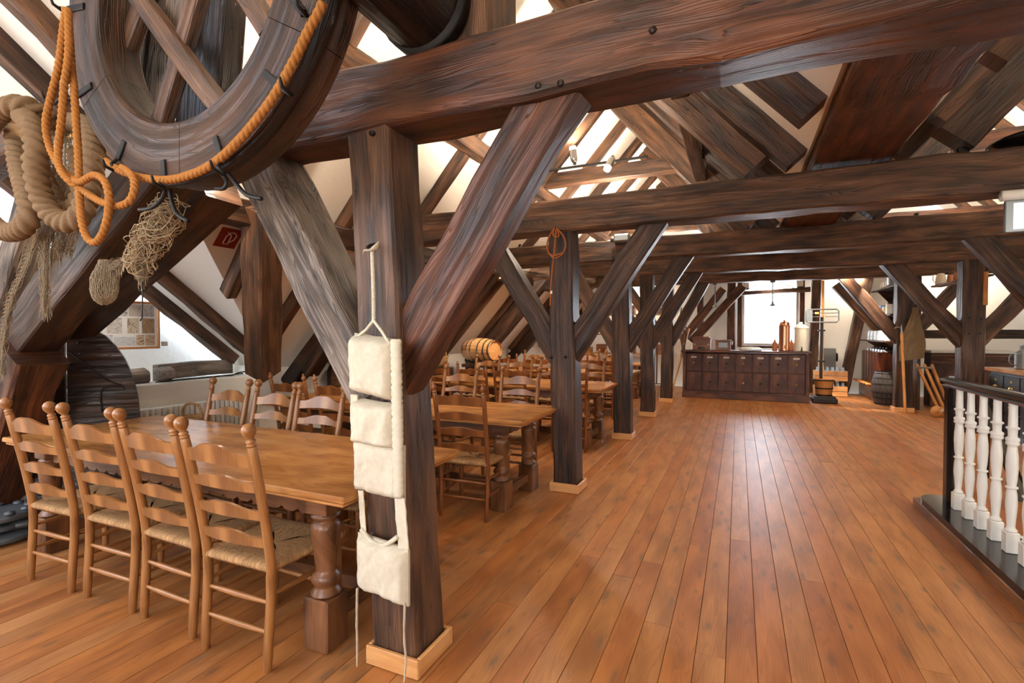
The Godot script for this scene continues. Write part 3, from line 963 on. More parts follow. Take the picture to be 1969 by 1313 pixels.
func build_spots() -> void:
	# lamps on track: the two the picture shows, and their sisters further along the roof
	var tr := G.new()
	tr.box(Vector3(-1.9, 3.915, -7.02), Vector3(1.5, 0.03, 0.035))
	single("light_track", tr, M.iron, "grey light track on the collar beam with two spotlights", "track")
	spot(Vector3(-2.18, 3.99, -6.98), Vector3(-0.1, 1, 0.1), "spotlight on the collar beam pointing up, lit white at its upper end", 2.2)
	spot(Vector3(-1.63, 3.93, -6.98), Vector3(-0.25, -0.8, 0.5), "spotlight on the collar beam pointing down to the tables", 3.0)
	# uplights and downlights fixed to the back faces of the tie beams
	for i in 5:
		var y: float = [2.58, 2.62, 2.67, 2.68, 2.69][i]
		var z: float = FZ[i] - 0.30
		var nth: String = ["nearest", "second", "third", "fourth", "fifth"][i]
		spot(Vector3(-1.75, y, z), Vector3(0.0, 1.0, -0.25), "spotlight behind the %s tie beam, turned up into the nearer roof" % nth, 8.0, 84)
		spot(Vector3(3.3, y, z - 0.1), Vector3(0.0, 1.0, -0.25), "spotlight behind the %s tie beam, turned up into the second roof" % nth, 8.0, 84)
		spot(Vector3(-3.2, y + 0.19, z), Vector3(0.1, -1.0, -0.35), "spotlight behind the %s tie beam, turned down to the tables" % nth, 2.2)
		spot(Vector3(1.9, y + 0.19, z), Vector3(-0.1, -1.0, -0.4), "spotlight behind the %s tie beam, turned down to the aisle" % nth, 2.2)
	for q in [[-2.6, "spotlight behind the farthest tie beam, washing the back wall behind the shelves"], [0.75, "spotlight behind the farthest tie beam, washing the window lintel"], [2.6, "spotlight behind the farthest tie beam, washing the coffee corner"], [4.6, "spotlight behind the farthest tie beam, washing the wall over the bar"]]:
		spot(Vector3(q[0], 2.93, -13.98), Vector3(0.05, -0.6, -1.0), q[1], 2.4)
	spot(Vector3(-1.9, 2.9, 0.3), Vector3(-0.2, 1.0, -0.3), "spotlight above the camera turned up into the nearer roof", 6.0, 80)
	spot(Vector3(2.3, 2.87, -11.52), Vector3(0.05, -1.0, -0.4), "spotlight behind the fifth tie beam, turned down to the dark barrel", 16.0, 26)
	spot(Vector3(0.9, 2.87, -11.52), Vector3(1.9, -2.2, -2.0), "spotlight behind the fifth tie beam, turned to the brown canisters", 5.0, 30)
	spot(Vector3(-2.62, 3.1, -1.80), Vector3(-1.0, -0.55, -0.45), "spotlight behind the hoist wheel, turned to the framed photographs", 4.5)
	spot(Vector3(-3.4, 2.7, -7.4), Vector3(-0.5, -0.55, -0.8), "spotlight above the third table, turned to the pale barrel", 4.0)

func spot(at: Vector3, dir: Vector3, label: String, e: float, half := 68.0) -> void:
	var o := thing("spotlight", label, "spotlight", at)
	var d := dir.normalized()
	var g := G.new()
	g.tube([-d * 0.02, d * 0.03, d * 0.14, d * 0.15], [0.04, 0.052, 0.052, 0.05], 20)
	part("housing", g, M.steel, o)
	var a := G.new()
	a.tube([Vector3(0, 0, -0.0), Vector3(0.0, -0.05 if d.y > 0 else 0.05, -0.03)], 0.025, 12)
	part("mount", a, M.iron, o)
	var l := G.new()
	l.tube([d * 0.15, d * 0.2], [0.05, 0.048], 20)
	var gm := StandardMaterial3D.new()
	gm.albedo_color = Color(0.9, 0.9, 0.9)
	gm.emission_enabled = true
	gm.emission = Color(1, 0.95, 0.86)
	gm.emission_energy_multiplier = 4.0
	part("lamp", l, gm, o)
	var s := SpotLight3D.new()
	s.name = "lamp_light"
	s.light_color = Color(1.0, 0.93, 0.84)
	s.light_energy = e
	s.spot_angle = half
	s.spot_angle_attenuation = 0.6
	s.spot_range = 30
	s.spot_attenuation = 2.0
	s.light_size = 0.05
	s.shadow_enabled = true
	o.add_child(s)
	s.look_at_from_position(o.position + d * 0.22, o.position + d * 1.2, Vector3.UP if absf(d.y) < 0.95 else Vector3.RIGHT)

# ---------------------------------------------------------------- tables and chairs
func turned_leg(c: Vector3, h: float) -> G:
	var g := G.new()
	g.box(c + Vector3(0, 0.125, 0), Vector3(0.15, 0.25, 0.15), 0.008)
	g.lathe(c, [[0.0, 0.25], [0.07, 0.25], [0.072, 0.262], [0.055, 0.285], [0.048, 0.295], [0.066, 0.315], [0.072, 0.332], [0.062, 0.352], [0.05, 0.362], [0.048, 0.38], [0.056, 0.45], [0.066, 0.52], [0.071, 0.57], [0.068, 0.595], [0.054, 0.608], [0.05, 0.615], [0.066, 0.63], [0.068, 0.64], [0.052, 0.65], [0.064, 0.665], [0.066, 0.68], [0.05, 0.69], [0.05, h - 0.13]], 26)
	g.box(c + Vector3(0, h - 0.085, 0), Vector3(0.13, 0.13, 0.13), 0.004)
	return g

func scallop_board(g: G, a: Vector3, b: Vector3, top: float, hgt: float, th: float) -> void:
	var l := (b - a).length()
	var d := (b - a) / l
	var n := int(l / 0.0125)
	var poly := PackedVector2Array([Vector2(0, top)])
	for i in n + 1:
		var s := l * i / n
		var w := absf(sin(s / 0.11 * PI)) * 0.018 + absf(sin(s / 0.055 * PI)) * 0.006
		poly.append(Vector2(s, top - hgt - w + 0.02))
	poly.append(Vector2(l, top))
	g.extrude(poly, th, Transform3D(Basis(d, Vector3.UP, d.cross(Vector3.UP)), a))

func make_table(x0: float, x1: float, z0: float, z1: float, label: String) -> void:
	var h := 0.80
	var o := thing("dining_table", label, "table", Vector3((x0 + x1) / 2, 0, (z0 + z1) / 2), 0.0, "long dining tables")
	var w := x1 - x0
	var d := z0 - z1
	var g := G.new()
	g.box(Vector3(0, h - 0.02, 0), Vector3(w, 0.034, d), 0.01)
	g.box(Vector3(0, h - 0.045, 0), Vector3(w - 0.03, 0.02, d - 0.03), 0.006)
	part("tabletop", g, M.table, o)
	for sx in [-1, 1]:
		for sz in [-1, 1]:
			part("leg", turned_leg(Vector3(sx * (w / 2 - 0.26), 0, sz * (d / 2 - 0.16)), h), M.walnut, o)
	for sz in [-1, 1]:
		var a := G.new()
		scallop_board(a, Vector3(-w / 2 + 0.3, 0, sz * (d / 2 - 0.16)), Vector3(w / 2 - 0.3, 0, sz * (d / 2 - 0.16)), h - 0.055, 0.12, 0.03)
		part("apron", a, M.walnut, o)
	for sx in [-1, 1]:
		var a := G.new()
		scallop_board(a, Vector3(sx * (w / 2 - 0.26), 0, -d / 2 + 0.2), Vector3(sx * (w / 2 - 0.26), 0, d / 2 - 0.2), h - 0.055, 0.12, 0.03)
		part("apron", a, M.walnut, o)
		var s := G.new()
		s.box(Vector3(sx * (w / 2 - 0.26), 0.13, 0), Vector3(0.06, 0.07, d - 0.46), 0.004)
		part("stretcher", s, M.walnut, o)
	var s2 := G.new()
	s2.box(Vector3(0, 0.13, 0), Vector3(w - 0.58, 0.07, 0.06), 0.004)
	part("stretcher", s2, M.walnut, o)

# a ladder-back chair: back at z = 0, seat towards +z
func make_chair(kind: int, label: String) -> Node3D:
	var o := thing("ladder_back_chair", label, "chair", Vector3.ZERO, 0.0, "ladder-back chairs with rush seats")
	var wm: Material = M.beech if kind == 0 else M.beech_dark
	var bx := 0.205
	var back := func(y: float) -> float:     # how far the back leans behind the seat
		if y < 0.45: return -0.02 + 0.02 * smoothstep(0.0, 0.4, y)
		return -0.105 * pow((y - 0.45) / 0.6, 1.25)
	for s in [-1, 1]:
		var pts := []
		var rad := []
		for i in 15:
			var y := 1.03 * i / 14.0
			pts.append(Vector3(s * (bx + 0.012 * (y / 1.0)), y, back.call(y)))
			rad.append(0.0215 if kind == 0 else 0.0185)
			if i == 0: rad[0] = 0.017
		rad[14] = 0.02
		var g := G.new()
		g.tube(pts, rad, 14)
		var top: Vector3 = pts[14]
		var d: Vector3 = (pts[14] - pts[12]).normalized()
		var sx := Vector3.RIGHT
		var bs := Basis(sx, d, sx.cross(d).normalized())
		if kind == 0:
			g.lathe(top, [[0.0, 0.0], [0.02, 0.0], [0.021, 0.008], [0.016, 0.014], [0.02, 0.02], [0.02, 0.026], [0.012, 0.034], [0.02, 0.044], [0.028, 0.058], [0.0305, 0.072], [0.028, 0.086], [0.018, 0.098], [0.006, 0.103], [0.0, 0.104]], 18, bs)
		else:
			g.lathe(top, [[0.0, 0.0], [0.018, 0.0], [0.02, 0.01], [0.013, 0.016], [0.013, 0.024], [0.021, 0.034], [0.023, 0.05], [0.017, 0.064], [0.009, 0.07], [0.012, 0.078], [0.009, 0.088], [0.0, 0.094]], 16, bs)
		part("back_post", g, wm, o)
		var f := G.new()
		f.tube([Vector3(s * 0.225, 0.0, 0.40), Vector3(s * 0.225, 0.08, 0.40), Vector3(s * 0.225, 0.3, 0.40), Vector3(s * 0.222, 0.47, 0.40)], [0.015, 0.019, 0.021, 0.02], 12)
		part("front_leg", f, wm, o)
		for y in [0.19, 0.33]:
			var r := G.new()
			spindle(r, Vector3(s * bx, y, back.call(y)), Vector3(s * 0.223, y + 0.01, 0.4), 0.013)
			part("rung", r, wm, o)
	for y in [0.17, 0.30]:
		var r := G.new()
		spindle(r, Vector3(-bx, y, back.call(y)), Vector3(bx, y, back.call(y)), 0.0145)
		part("rung", r, wm, o)
	for y in [0.2, 0.34]:
		var r := G.new()
		spindle(r, Vector3(-0.223, y, 0.4), Vector3(0.223, y, 0.4), 0.0145)
		part("rung", r, wm, o)
	# ladder slats, bowed backwards, crested
	var ys := [0.555, 0.685, 0.815, 0.93]
	for k in 4:
		var g := G.new()
		var crest: float = 0.072 if k < 3 else 0.098
		var rows := []
		for i in 5:
			var r := PackedVector3Array()
			for j in 25:
				var t := j / 24.0 * 2.0 - 1.0
				var a := absf(t)
				var up := 0.0
				if kind == 0:
					up = 0.62 + 0.38 * (1.0 - smoothstep(0.18, 0.8, a))
				elif k == 3:
					up = 0.74 + 0.26 * (1.0 - smoothstep(0.0, 0.5, a)) if a < 0.42 else (0.74 + 0.13 * absf(sin((a - 0.42) * 16.0)))
					if a > 0.86: up = 0.74
				else:
					up = 0.72 + 0.28 * (1.0 - smoothstep(0.1, 0.85, a))
				var low := 0.10 * (1.0 - a * a) if kind == 0 else 0.1 * (1.0 - a * a)
				var f := lerpf(low, up, i / 4.0)
				var y: float = ys[k] + crest * f
				var bow := -0.032 * (1.0 - t * t)
				r.append(Vector3(t * (bx + 0.004), y, back.call(y) + bow + 0.006))
			rows.append(r)
		g.sheet(rows, 0.013)
		part("back_slat", g, wm, o)
	# rush seat in four woven triangles, puffed between the rails
	var seat := G.new()
	var cr := [Vector3(-0.215, 0.47, -0.012), Vector3(0.215, 0.47, -0.012), Vector3(0.25, 0.475, 0.425), Vector3(-0.25, 0.475, 0.425)]
	var mid := Vector3(0, 0.462, 0.2)
	for e in 4:
		var a: Vector3 = cr[e]
		var b: Vector3 = cr[(e + 1) % 4]
		var outw := (b - a).cross(Vector3.UP).normalized()
		if outw.dot((a + b) / 2 - mid) < 0: outw = -outw
		var k0 := seat.v.size()
		var prof := [[-0.10, -0.034], [0.0, -0.032], [0.008, -0.016], [0.004, 0.0], [-0.02, 0.009], [-0.06, 0.007]]
		var rows := []
		for q in prof:
			var r := PackedVector3Array()
			for j in 9:
				var t := j / 8.0
				var p := a.lerp(b, t)
				if q[0] < 0:
					var pull: float = minf(-q[0] / 0.23, 1.0)
					p = p.lerp(mid, pull)
				else: p += outw * q[0]
				p.y = lerpf(a.y, b.y, t) + q[1]
				r.append(p)
			rows.append(r)
		var last := PackedVector3Array()
		for j in 9: last.append(mid)
		rows.append(last)
		# strands run from the rail to the middle
		var uv_fix := seat.t.size()
		seat.grid(rows, false, 1.0, 1.0)
		for q in range(uv_fix, seat.t.size()):
			var p: Vector3 = seat.v[q]
			var along := (p - a).dot((b - a).normalized())
			seat.t[q] = Vector2(along, (p - a).dot(outw))
		if k0 > 0: pass
	part("rush_seat", seat, M.rush, o)
	return o

func spindle(g: G, a: Vector3, b: Vector3, r: float) -> void:
	var pts := []
	var rad := []
	for i in 9:
		var t := i / 8.0
		pts.append(a.lerp(b, t))
		rad.append(r * (0.55 + 0.45 * sin(t * PI)))
	g.tube(pts, rad, 10)

func build_furniture() -> void:
	make_table(-4.6, -1.56, -1.66, -2.66, "nearest long oak table behind the row of four chairs, scalloped apron and turned legs")
	make_table(-4.6, -1.58, -3.68, -4.6, "long table behind the nearest post, with the dark chair drawn up at its near corner")
	make_table(-4.6, -1.56, -6.17, -7.15, "long table seen behind the post with the harness, third from the viewer")
	make_table(-4.6, -1.68, -8.75, -9.65, "long table seen behind the third post, fourth from the viewer")
	make_table(-4.6, -1.9, -11.4, -12.2, "farthest long table before the shelves at the back")
	var c0 := make_chair(0, "leftmost of four light chairs along the near side of the nearest table")
	c0.position = Vector3(-3.74, 0, -1.575)
	c0.rotation.y = PI + 0.05
	copy_of(c0, Vector3(-3.18, 0, -1.60), PI + 0.03, "second from left of the four light chairs along the near side of the nearest table")
	copy_of(c0, Vector3(-2.66, 0, -1.60), PI - 0.02, "third from left of the four light chairs along the near side of the nearest table")
	copy_of(c0, Vector3(-2.115, 0, -1.575), PI + 0.02, "light chair nearest the viewer, beside the turned leg of the nearest table")
	var far := ["light chair across the nearest table, in front of the radiator", "light chair across the nearest table, middle of the three seen together", "light chair across the nearest table, third of those seen together, left of the cloth bag", "light chair across the nearest table, hidden behind the post with the bag"]
	for i in 4: copy_of(c0, Vector3(-3.9 + [0.0, 0.53, 1.02, 1.6][i], 0, -2.74), [0.03, -0.04, 0.02, 0.0][i], far[i])
	var c1 := make_chair(1, "dark chair with notched top slat at the near corner of the second table")
	c1.position = Vector3(-2.03, 0, -3.53)
	c1.rotation.y = PI + 0.06
	var b2 := ["dark notched chair of the second table, its top seen against the old trunk", "dark notched chair of the second table, beside the trunk's lock, left of the cloth bag", "dark notched chair of the second table, behind the nearest post"]
	for i in 3: copy_of(c1, Vector3([-4.0, -3.42, -2.72][i], 0, -3.62), PI + [0.02, -0.04, 0.0][i], b2[i])
	var f2 := ["light far-side chair of the second table, nearest the aisle", "light far-side chair of the second table, behind the dark corner chair", "light chair on the far side of the second table, third from the aisle", "light chair on the far side of the second table, fourth from the aisle"]
	for i in 4: copy_of(c0, Vector3([-2.2, -2.98, -3.6, -4.2][i], 0, [-4.98, -5.0, -5.0, -4.98][i]), [0.05, -0.03, 0.0, 0.03][i], f2[i])
	var b3 := ["near-side chair of the third table, partly hidden by the post with the harness", "notched chair on the near side of the third table, second from the aisle", "notched chair on the near side of the third table, third from the aisle", "notched near-side chair of the third table, fourth from the aisle"]
	for i in 4: copy_of(c1, Vector3([-1.95, -2.75, -3.3, -3.9][i], 0, -6.05), PI + [0.3, 0.02, -0.03, 0.0][i], b3[i])
	var f3 := ["light far-side chair of the third table, nearest the aisle", "light chair on the far side of the third table, second from the aisle", "light chair on the far side of the third table, third from the aisle", "light chair on the far side of the third table, fourth from the aisle"]
	for i in 4: copy_of(c0, Vector3([-2.1, -2.7, -3.3, -3.9][i], 0, -7.5), [0.0, 0.05, -0.02, 0.03][i], f3[i])
	var b4 := ["chair on the near side of the fourth table, first from the aisle", "chair on the near side of the fourth table, second from the aisle", "chair on the near side of the fourth table, third from the aisle", "chair on the near side of the fourth table, fourth from the aisle"]
	for i in 4: copy_of(c1, Vector3([-2.2, -2.85, -3.4, -4.0][i], 0, -8.65), PI + [0.04, 0.0, -0.03, 0.02][i], b4[i])
	var f4 := ["chair on the far side of the fourth table, first from the aisle", "chair on the far side of the fourth table, second from the aisle", "chair on the far side of the fourth table, third from the aisle", "chair on the far side of the fourth table, fourth from the aisle"]
	for i in 4: copy_of(c0, Vector3([-2.25, -2.85, -3.45, -4.05][i], 0, -9.98), [0.0, 0.03, 0.0, -0.03][i], f4[i])
	var b5 := ["chair at the farthest table, first from the aisle", "chair at the farthest table, second from the aisle", "chair at the farthest table, third from the aisle"]
	for i in 3: copy_of(c0, Vector3([-2.5, -3.1, -3.7][i], 0, -11.3), PI, b5[i])
	# low bench end behind the nearest post
	var bn := thing("bench", "low wooden bench whose end shows behind the nearest post", "bench", Vector3(-2.62, 0, -3.06))
	var g := G.new()
	g.box(Vector3(0, 0.52, 0), Vector3(0.62, 0.03, 0.3), 0.006)
	part("seat", g, M.table, bn)
	for s in [-1, 1]:
		var q := G.new()
		q.box(Vector3(s * 0.24, 0.2525, 0), Vector3(0.04, 0.505, 0.24), 0.004)
		part("leg", q, M.beech_dark, bn)

# ---------------------------------------------------------------- banister
func baluster_shape() -> G:
	var g := G.new()
	g.box(Vector3(0, 0.065, 0), Vector3(0.068, 0.13, 0.068), 0.004)
	g.lathe(Vector3.ZERO, [[0.0, 0.13], [0.03, 0.13], [0.032, 0.14], [0.022, 0.155], [0.02, 0.165], [0.024, 0.22], [0.03, 0.30], [0.027, 0.37], [0.022, 0.40], [0.031, 0.405], [0.031, 0.415], [0.021, 0.42], [0.026, 0.46], [0.031, 0.54], [0.030, 0.60], [0.024, 0.66], [0.023, 0.675], [0.033, 0.68], [0.033, 0.695], [0.029, 0.70], [0.034, 0.705], [0.034, 0.72], [0.022, 0.73], [0.024, 0.775], [0.033, 0.78], [0.033, 0.79], [0.023, 0.795], [0.021, 0.9], [0.0215, 0.96], [0.0, 0.96]], 20)
	return g

func build_railing() -> void:
	var x := 1.575
	var o := thing("banister", "black varnished banister with white turned balusters around the stair opening", "banister", Vector3.ZERO)
	# plinth with a rounded end
	var pl := G.new()
	var poly := PackedVector2Array()
	for i in 13:
		var a := PI * i / 12.0
		poly.append(Vector2(0.17 * cos(a), 5.36 - 0.17 + 0.17 * sin(a)))
	poly.append(Vector2(-0.17, 0.3))
	poly.append(Vector2(0.17, 0.3))
	pl.extrude(poly, 0.05, Transform3D(Basis(Vector3(1, 0, 0), Vector3(0, 0, -1), Vector3(0, 1, 0)), Vector3(x, 0.105, 0)))
	part("plinth", pl, M.black_paint, o)
	var k := G.new()
	k.box(Vector3(x, 0.042, -2.78), Vector3(0.36, 0.082, 5.2), 0.004)
	part("kerb", k, M.walnut, o)
	var nw := G.new()
	nw.box(Vector3(x, 0.6, -5.12), Vector3(0.085, 0.95, 0.085), 0.006)
	part("newel", nw, M.black_paint, o)
	# moulded handrail
	var hr := G.new()
	var prof := [Vector2(-0.035, 0.0), Vector2(0.035, 0.0), Vector2(0.04, 0.012), Vector2(0.034, 0.024), Vector2(0.05, 0.034), Vector2(0.053, 0.048), Vector2(0.044, 0.062), Vector2(0.02, 0.07), Vector2(-0.02, 0.07), Vector2(-0.044, 0.062), Vector2(-0.053, 0.048), Vector2(-0.05, 0.034), Vector2(-0.034, 0.024), Vector2(-0.04, 0.012)]
	rail_sweep(hr, prof, Vector3(x, 1.075, -5.24), Vector3(x, 1.075, 0.3))
	part("handrail", hr, M.black_paint, o)
	var bm := baluster_shape()
	var mesh := bm.mesh(M.white_paint)
	for i in 24:
		var b := MeshInstance3D.new()
		b.mesh = mesh
		b.name = "baluster"
		o.add_child(b, true)
		b.position = Vector3(x, 0.131, -4.98 + i * 0.208)
	# second, falling handrail on the far side of the stair
	var o2 := thing("stair_handrail", "second black handrail running down the stair, seen between the white balusters", "handrail", Vector3.ZERO)
	var h2 := G.new()
	rail_sweep(h2, prof, Vector3(2.4, 0.62, -7.4) + Vector3(-0.05, 0.1, 0.6), Vector3(2.4, -0.85, -5.3) + Vector3(-0.05, 0, 0.2))
	part("rail", h2, M.black_paint, o2)
	var n2 := G.new()
	n2.box(Vector3(2.35, 0.33, -6.78), Vector3(0.07, 0.66, 0.07), 0.005)
	part("newel", n2, M.black_paint, o2)

func rail_sweep(g: G, prof: Array, a: Vector3, b: Vector3) -> void:
	var d := (b - a).normalized()
	var s := Vector3.UP.cross(d).normalized()
	var u := d.cross(s)
	var rows := []
	for q in [a, b]:
		var r := PackedVector3Array()
		for p in prof: r.append(q + s * p.x + u * p.y)
		rows.append(r)
	var cnt := prof.size()
	for j in cnt:
		var k := (j + 1) % cnt
		g.quad(rows[0][j], rows[0][k], rows[1][k], rows[1][j])
	for j in range(1, cnt - 1):
		g.tri(rows[1][0], rows[1][j], rows[1][j + 1])
		g.tri(rows[0][0], rows[0][j + 1], rows[0][j])

# ---------------------------------------------------------------- wheel, ropes, nets, bag, harness
func ring_seg(g: G, c: Vector3, r0: float, r1: float, th: float, a0: float, a1: float, n: int) -> void:
	var rows := []
	var ch := 0.012
	for i in n + 1:
		var a := lerpf(a0, a1, float(i) / n)
		var d := Vector3(cos(a), sin(a), 0)
		var r := PackedVector3Array()
		for p in [Vector2(r0, -ch), Vector2(r0 + ch, 0), Vector2(r1 - ch, 0), Vector2(r1, -ch), Vector2(r1, -th + ch), Vector2(r1 - ch, -th), Vector2(r0 + ch, -th), Vector2(r0, -th + ch)]:
			r.append(c + d * p.x + Vector3(0, 0, p.y))
		rows.append(r)
	var per := [0.0, 0.017, r1 - r0, r1 - r0 + 0.02, r1 - r0 + th, r1 - r0 + th + 0.02, 2 * (r1 - r0) + th, 2 * (r1 - r0) + th + 0.02, 2 * (r1 - r0) + 2 * th]
	for i in n:
		var u0 := a0 * 0.72 + (a1 - a0) * 0.72 * i / n
		var u1 := a0 * 0.72 + (a1 - a0) * 0.72 * (i + 1) / n
		for j in 8:
			var k := (j + 1) % 8
			g.quad(rows[i][j], rows[i + 1][j], rows[i + 1][k], rows[i][k], Vector2(u0, per[j]), Vector2(u1, per[j]), Vector2(u1, per[j + 1]), Vector2(u0, per[j + 1]))
	for e in [0, n]:
		for j in range(1, 7):
			g.tri(rows[e][0], rows[e][j], rows[e][j + 1], Vector2(0, 0), Vector2(0.02, 0.1), Vector2(0.04, 0.2))

func build_wheel_and_ropes() -> void:
	var c := Vector3(-2.15, 3.01, -1.35)
	var o := thing("hoist_wheel", "huge dark wooden hoist wheel hung at the upper left, iron hooks round its rim", "wheel", Vector3.ZERO)
	for k in 6:
		var a0 := -2.62 + k * TAU / 6
		var g := G.new()
		ring_seg(g, c, 0.60, 0.845, 0.19, a0 + 0.002, a0 + TAU / 6 - 0.002, 14)
		part("felloe", g, M.oak_dark, o)
	var lp := G.new()
	var rows := []
	for i in 61:
		var a := TAU * i / 60
		var r := PackedVector3Array()
		for p in [Vector2(0.84, -0.02), Vector2(0.862, -0.03), Vector2(0.862, -0.07), Vector2(0.84, -0.08)]: r.append(c + Vector3(cos(a) * p.x, sin(a) * p.x, p.y))
		rows.append(r)
	lp.grid(rows, false, 1, 1, true)
	part("rim_band", lp, M.oak_black, o)
	# crossing arms, set back in the rim
	for q in [[Vector3(-2.626, 3.141, -1.440), Vector3(-1.977, 2.434, -1.440)], [Vector3(-2.158, 3.073, -1.470), Vector3(-2.498, 2.441, -1.470)], [Vector3(-2.565, 3.209, -1.500), Vector3(-2.940, 2.726, -1.500)], [Vector3(-1.900, 2.956, -1.470), Vector3(-1.749, 2.746, -1.470)]]:
		var g := G.new()
		g.beam(q[0], q[1], 0.06, 0.088, Vector3(0, 0, 1).cross(q[1] - q[0]), 0.006, 0.002, 0, 17)
		part("arm", g, M.oak, o)
	# the axle block and the heavy timbers behind the wheel that carry it
	timber("hanging_timber", Vector3(-3.083, 2.752, -1.700), Vector3(-2.880, 3.814, -1.700), 0.12, 0.30, M.oak_black, "heavy hanging timber directly behind the wheel, left of the crossing arms", "beam", "", Vector3.RIGHT, 0.005, 0.012, 401)
	timber("hanging_timber", Vector3(-2.468, 2.529, -1.680), Vector3(-2.332, 3.609, -1.680), 0.12, 0.34, M.oak_black, "heavy hanging timber directly behind the wheel, right of the crossing arms", "beam", "", Vector3.RIGHT, 0.005, 0.012, 402)
	timber("hanging_timber", Vector3(-2.510, 2.953, -1.600), Vector3(-2.330, 3.597, -1.600), 0.12, 0.17, M.oak_grey, "short pale timber end hanging in the middle of the wheel", "beam", "", Vector3.RIGHT, 0.004, 0.012, 403)
	# strap hooks on the rim
	for q in [[Vector3(-2.837, 2.673, -1.346), Vector3(-2.946, 2.649, -1.344), Vector3(-3.056, 2.634, -1.320)], [Vector3(-2.563, 2.342, -1.346), Vector3(-2.584, 2.309, -1.344), Vector3(-2.556, 2.240, -1.320)], [Vector3(-2.251, 2.207, -1.346), Vector3(-2.245, 2.161, -1.344), Vector3(-2.206, 2.124, -1.320)], [Vector3(-1.899, 2.254, -1.346), Vector3(-1.873, 2.194, -1.344), Vector3(-1.840, 2.135, -1.320)], [Vector3(-1.599, 2.465, -1.346), Vector3(-1.535, 2.413, -1.344), Vector3(-1.469, 2.371, -1.320)], [Vector3(-1.463, 2.702, -1.346), Vector3(-1.431, 2.663, -1.344), Vector3(-1.391, 2.631, -1.320)], [Vector3(-2.892, 3.073, -1.346), Vector3(-2.979, 3.085, -1.344), Vector3(-2.963, 3.057, -1.320)]]:
		var a: Vector3 = q[0]
		var b: Vector3 = q[1]
		var t: Vector3 = q[2]
		var g := G.new()
		var dd := (b - a).normalized()
		g.beam(a - dd * 0.05, b, 0.012, 0.03, dd.cross(Vector3(0, 0, 1)), 0.003)
		g.tube([b, b.lerp(t, 0.5) + Vector3(0, 0, 0.02), t, t + Vector3(0, 0.012, 0.04), t + Vector3(0, 0.04, 0.05)], [0.008, 0.008, 0.008, 0.007, 0.005], 8)
		part("hook", g, M.iron_dark, o)
	# larger hooks under the rim
	for q in [[Vector3(-1.952, 2.173, -1.400), Vector3(-1.927, 2.137, -1.400), Vector3(-1.946, 2.114, -1.400), Vector3(-1.995, 2.120, -1.400)], [Vector3(-1.914, 2.168, -1.400), Vector3(-1.867, 2.120, -1.400), Vector3(-1.807, 2.071, -1.400), Vector3(-1.724, 2.047, -1.400)], [Vector3(-2.332, 2.153, -1.400), Vector3(-2.363, 2.110, -1.400), Vector3(-2.440, 2.083, -1.400), Vector3(-2.526, 2.085, -1.400)], [Vector3(-2.302, 2.149, -1.400), Vector3(-2.289, 2.102, -1.400), Vector3(-2.254, 2.041, -1.400), Vector3(-2.176, 2.000, -1.400)], [Vector3(-1.591, 2.433, -1.400), Vector3(-1.553, 2.418, -1.400), Vector3(-1.569, 2.393, -1.400), Vector3(-1.599, 2.403, -1.400)]]:
		var g := G.new()
		g.tube(smooth(q, 14), 0.009, 8)
		part("hook", g, M.iron, o)
	# orange manila rope: a hanging bight tied over the top hook, and a length along the rim
	var mr := thing("orange_rope", "long loops of orange rope hanging left of the wheel, knotted at the bottom", "rope", Vector3.ZERO)
	var loops := [
		[Vector3(-2.761, 2.977, -1.240), Vector3(-2.790, 2.878, -1.240), Vector3(-2.812, 2.715, -1.230), Vector3(-2.883, 2.588, -1.230), Vector3(-2.927, 2.490, -1.230), Vector3(-2.931, 2.398, -1.240), Vector3(-2.871, 2.310, -1.240), Vector3(-2.780, 2.234, -1.240), Vector3(-2.636, 2.176, -1.220), Vector3(-2.502, 2.185, -1.210), Vector3(-2.426, 2.154, -1.210), Vector3(-2.393, 2.090, -1.210), Vector3(-2.399, 2.015, -1.210), Vector3(-2.435, 1.942, -1.210), Vector3(-2.515, 1.904, -1.220), Vector3(-2.578, 1.926, -1.220), Vector3(-2.617, 1.993, -1.220), Vector3(-2.652, 2.078, -1.230), Vector3(-2.679, 2.198, -1.240), Vector3(-2.705, 2.332, -1.250), Vector3(-2.718, 2.473, -1.250), Vector3(-2.730, 2.614, -1.250), Vector3(-2.748, 2.734, -1.250), Vector3(-2.757, 2.852, -1.250), Vector3(-2.770, 2.980, -1.250)],
		[Vector3(-2.700, 2.940, -1.220), Vector3(-2.699, 2.844, -1.220), Vector3(-2.706, 2.733, -1.220), Vector3(-2.745, 2.604, -1.220), Vector3(-2.770, 2.470, -1.220), Vector3(-2.801, 2.348, -1.220), Vector3(-2.772, 2.259, -1.210), Vector3(-2.705, 2.193, -1.210), Vector3(-2.655, 2.149, -1.240), Vector3(-2.527, 2.087, -1.240), Vector3(-2.412, 2.053, -1.240), Vector3(-2.319, 2.056, -1.240), Vector3(-2.293, 2.099, -1.250), Vector3(-2.328, 2.163, -1.270), Vector3(-2.405, 2.211, -1.290), Vector3(-2.470, 2.241, -1.300)],
	]
	for l in loops:
		var g := G.new()
		g.rope(l, 0.0145, 0.072, 0.006, 12)
		part("strand", g, M.manila, mr)
	var pts2 := [Vector3(-2.641, 2.300, -1.325), Vector3(-2.514, 2.236, -1.325), Vector3(-2.343, 2.184, -1.325), Vector3(-2.164, 2.157, -1.325), Vector3(-1.965, 2.170, -1.325), Vector3(-1.810, 2.223, -1.325), Vector3(-1.664, 2.308, -1.325), Vector3(-1.553, 2.393, -1.325), Vector3(-1.453, 2.499, -1.325), Vector3(-1.392, 2.576, -1.325), Vector3(-1.342, 2.630, -1.325), Vector3(-1.318, 2.665, -1.325)]
	var g3 := G.new()
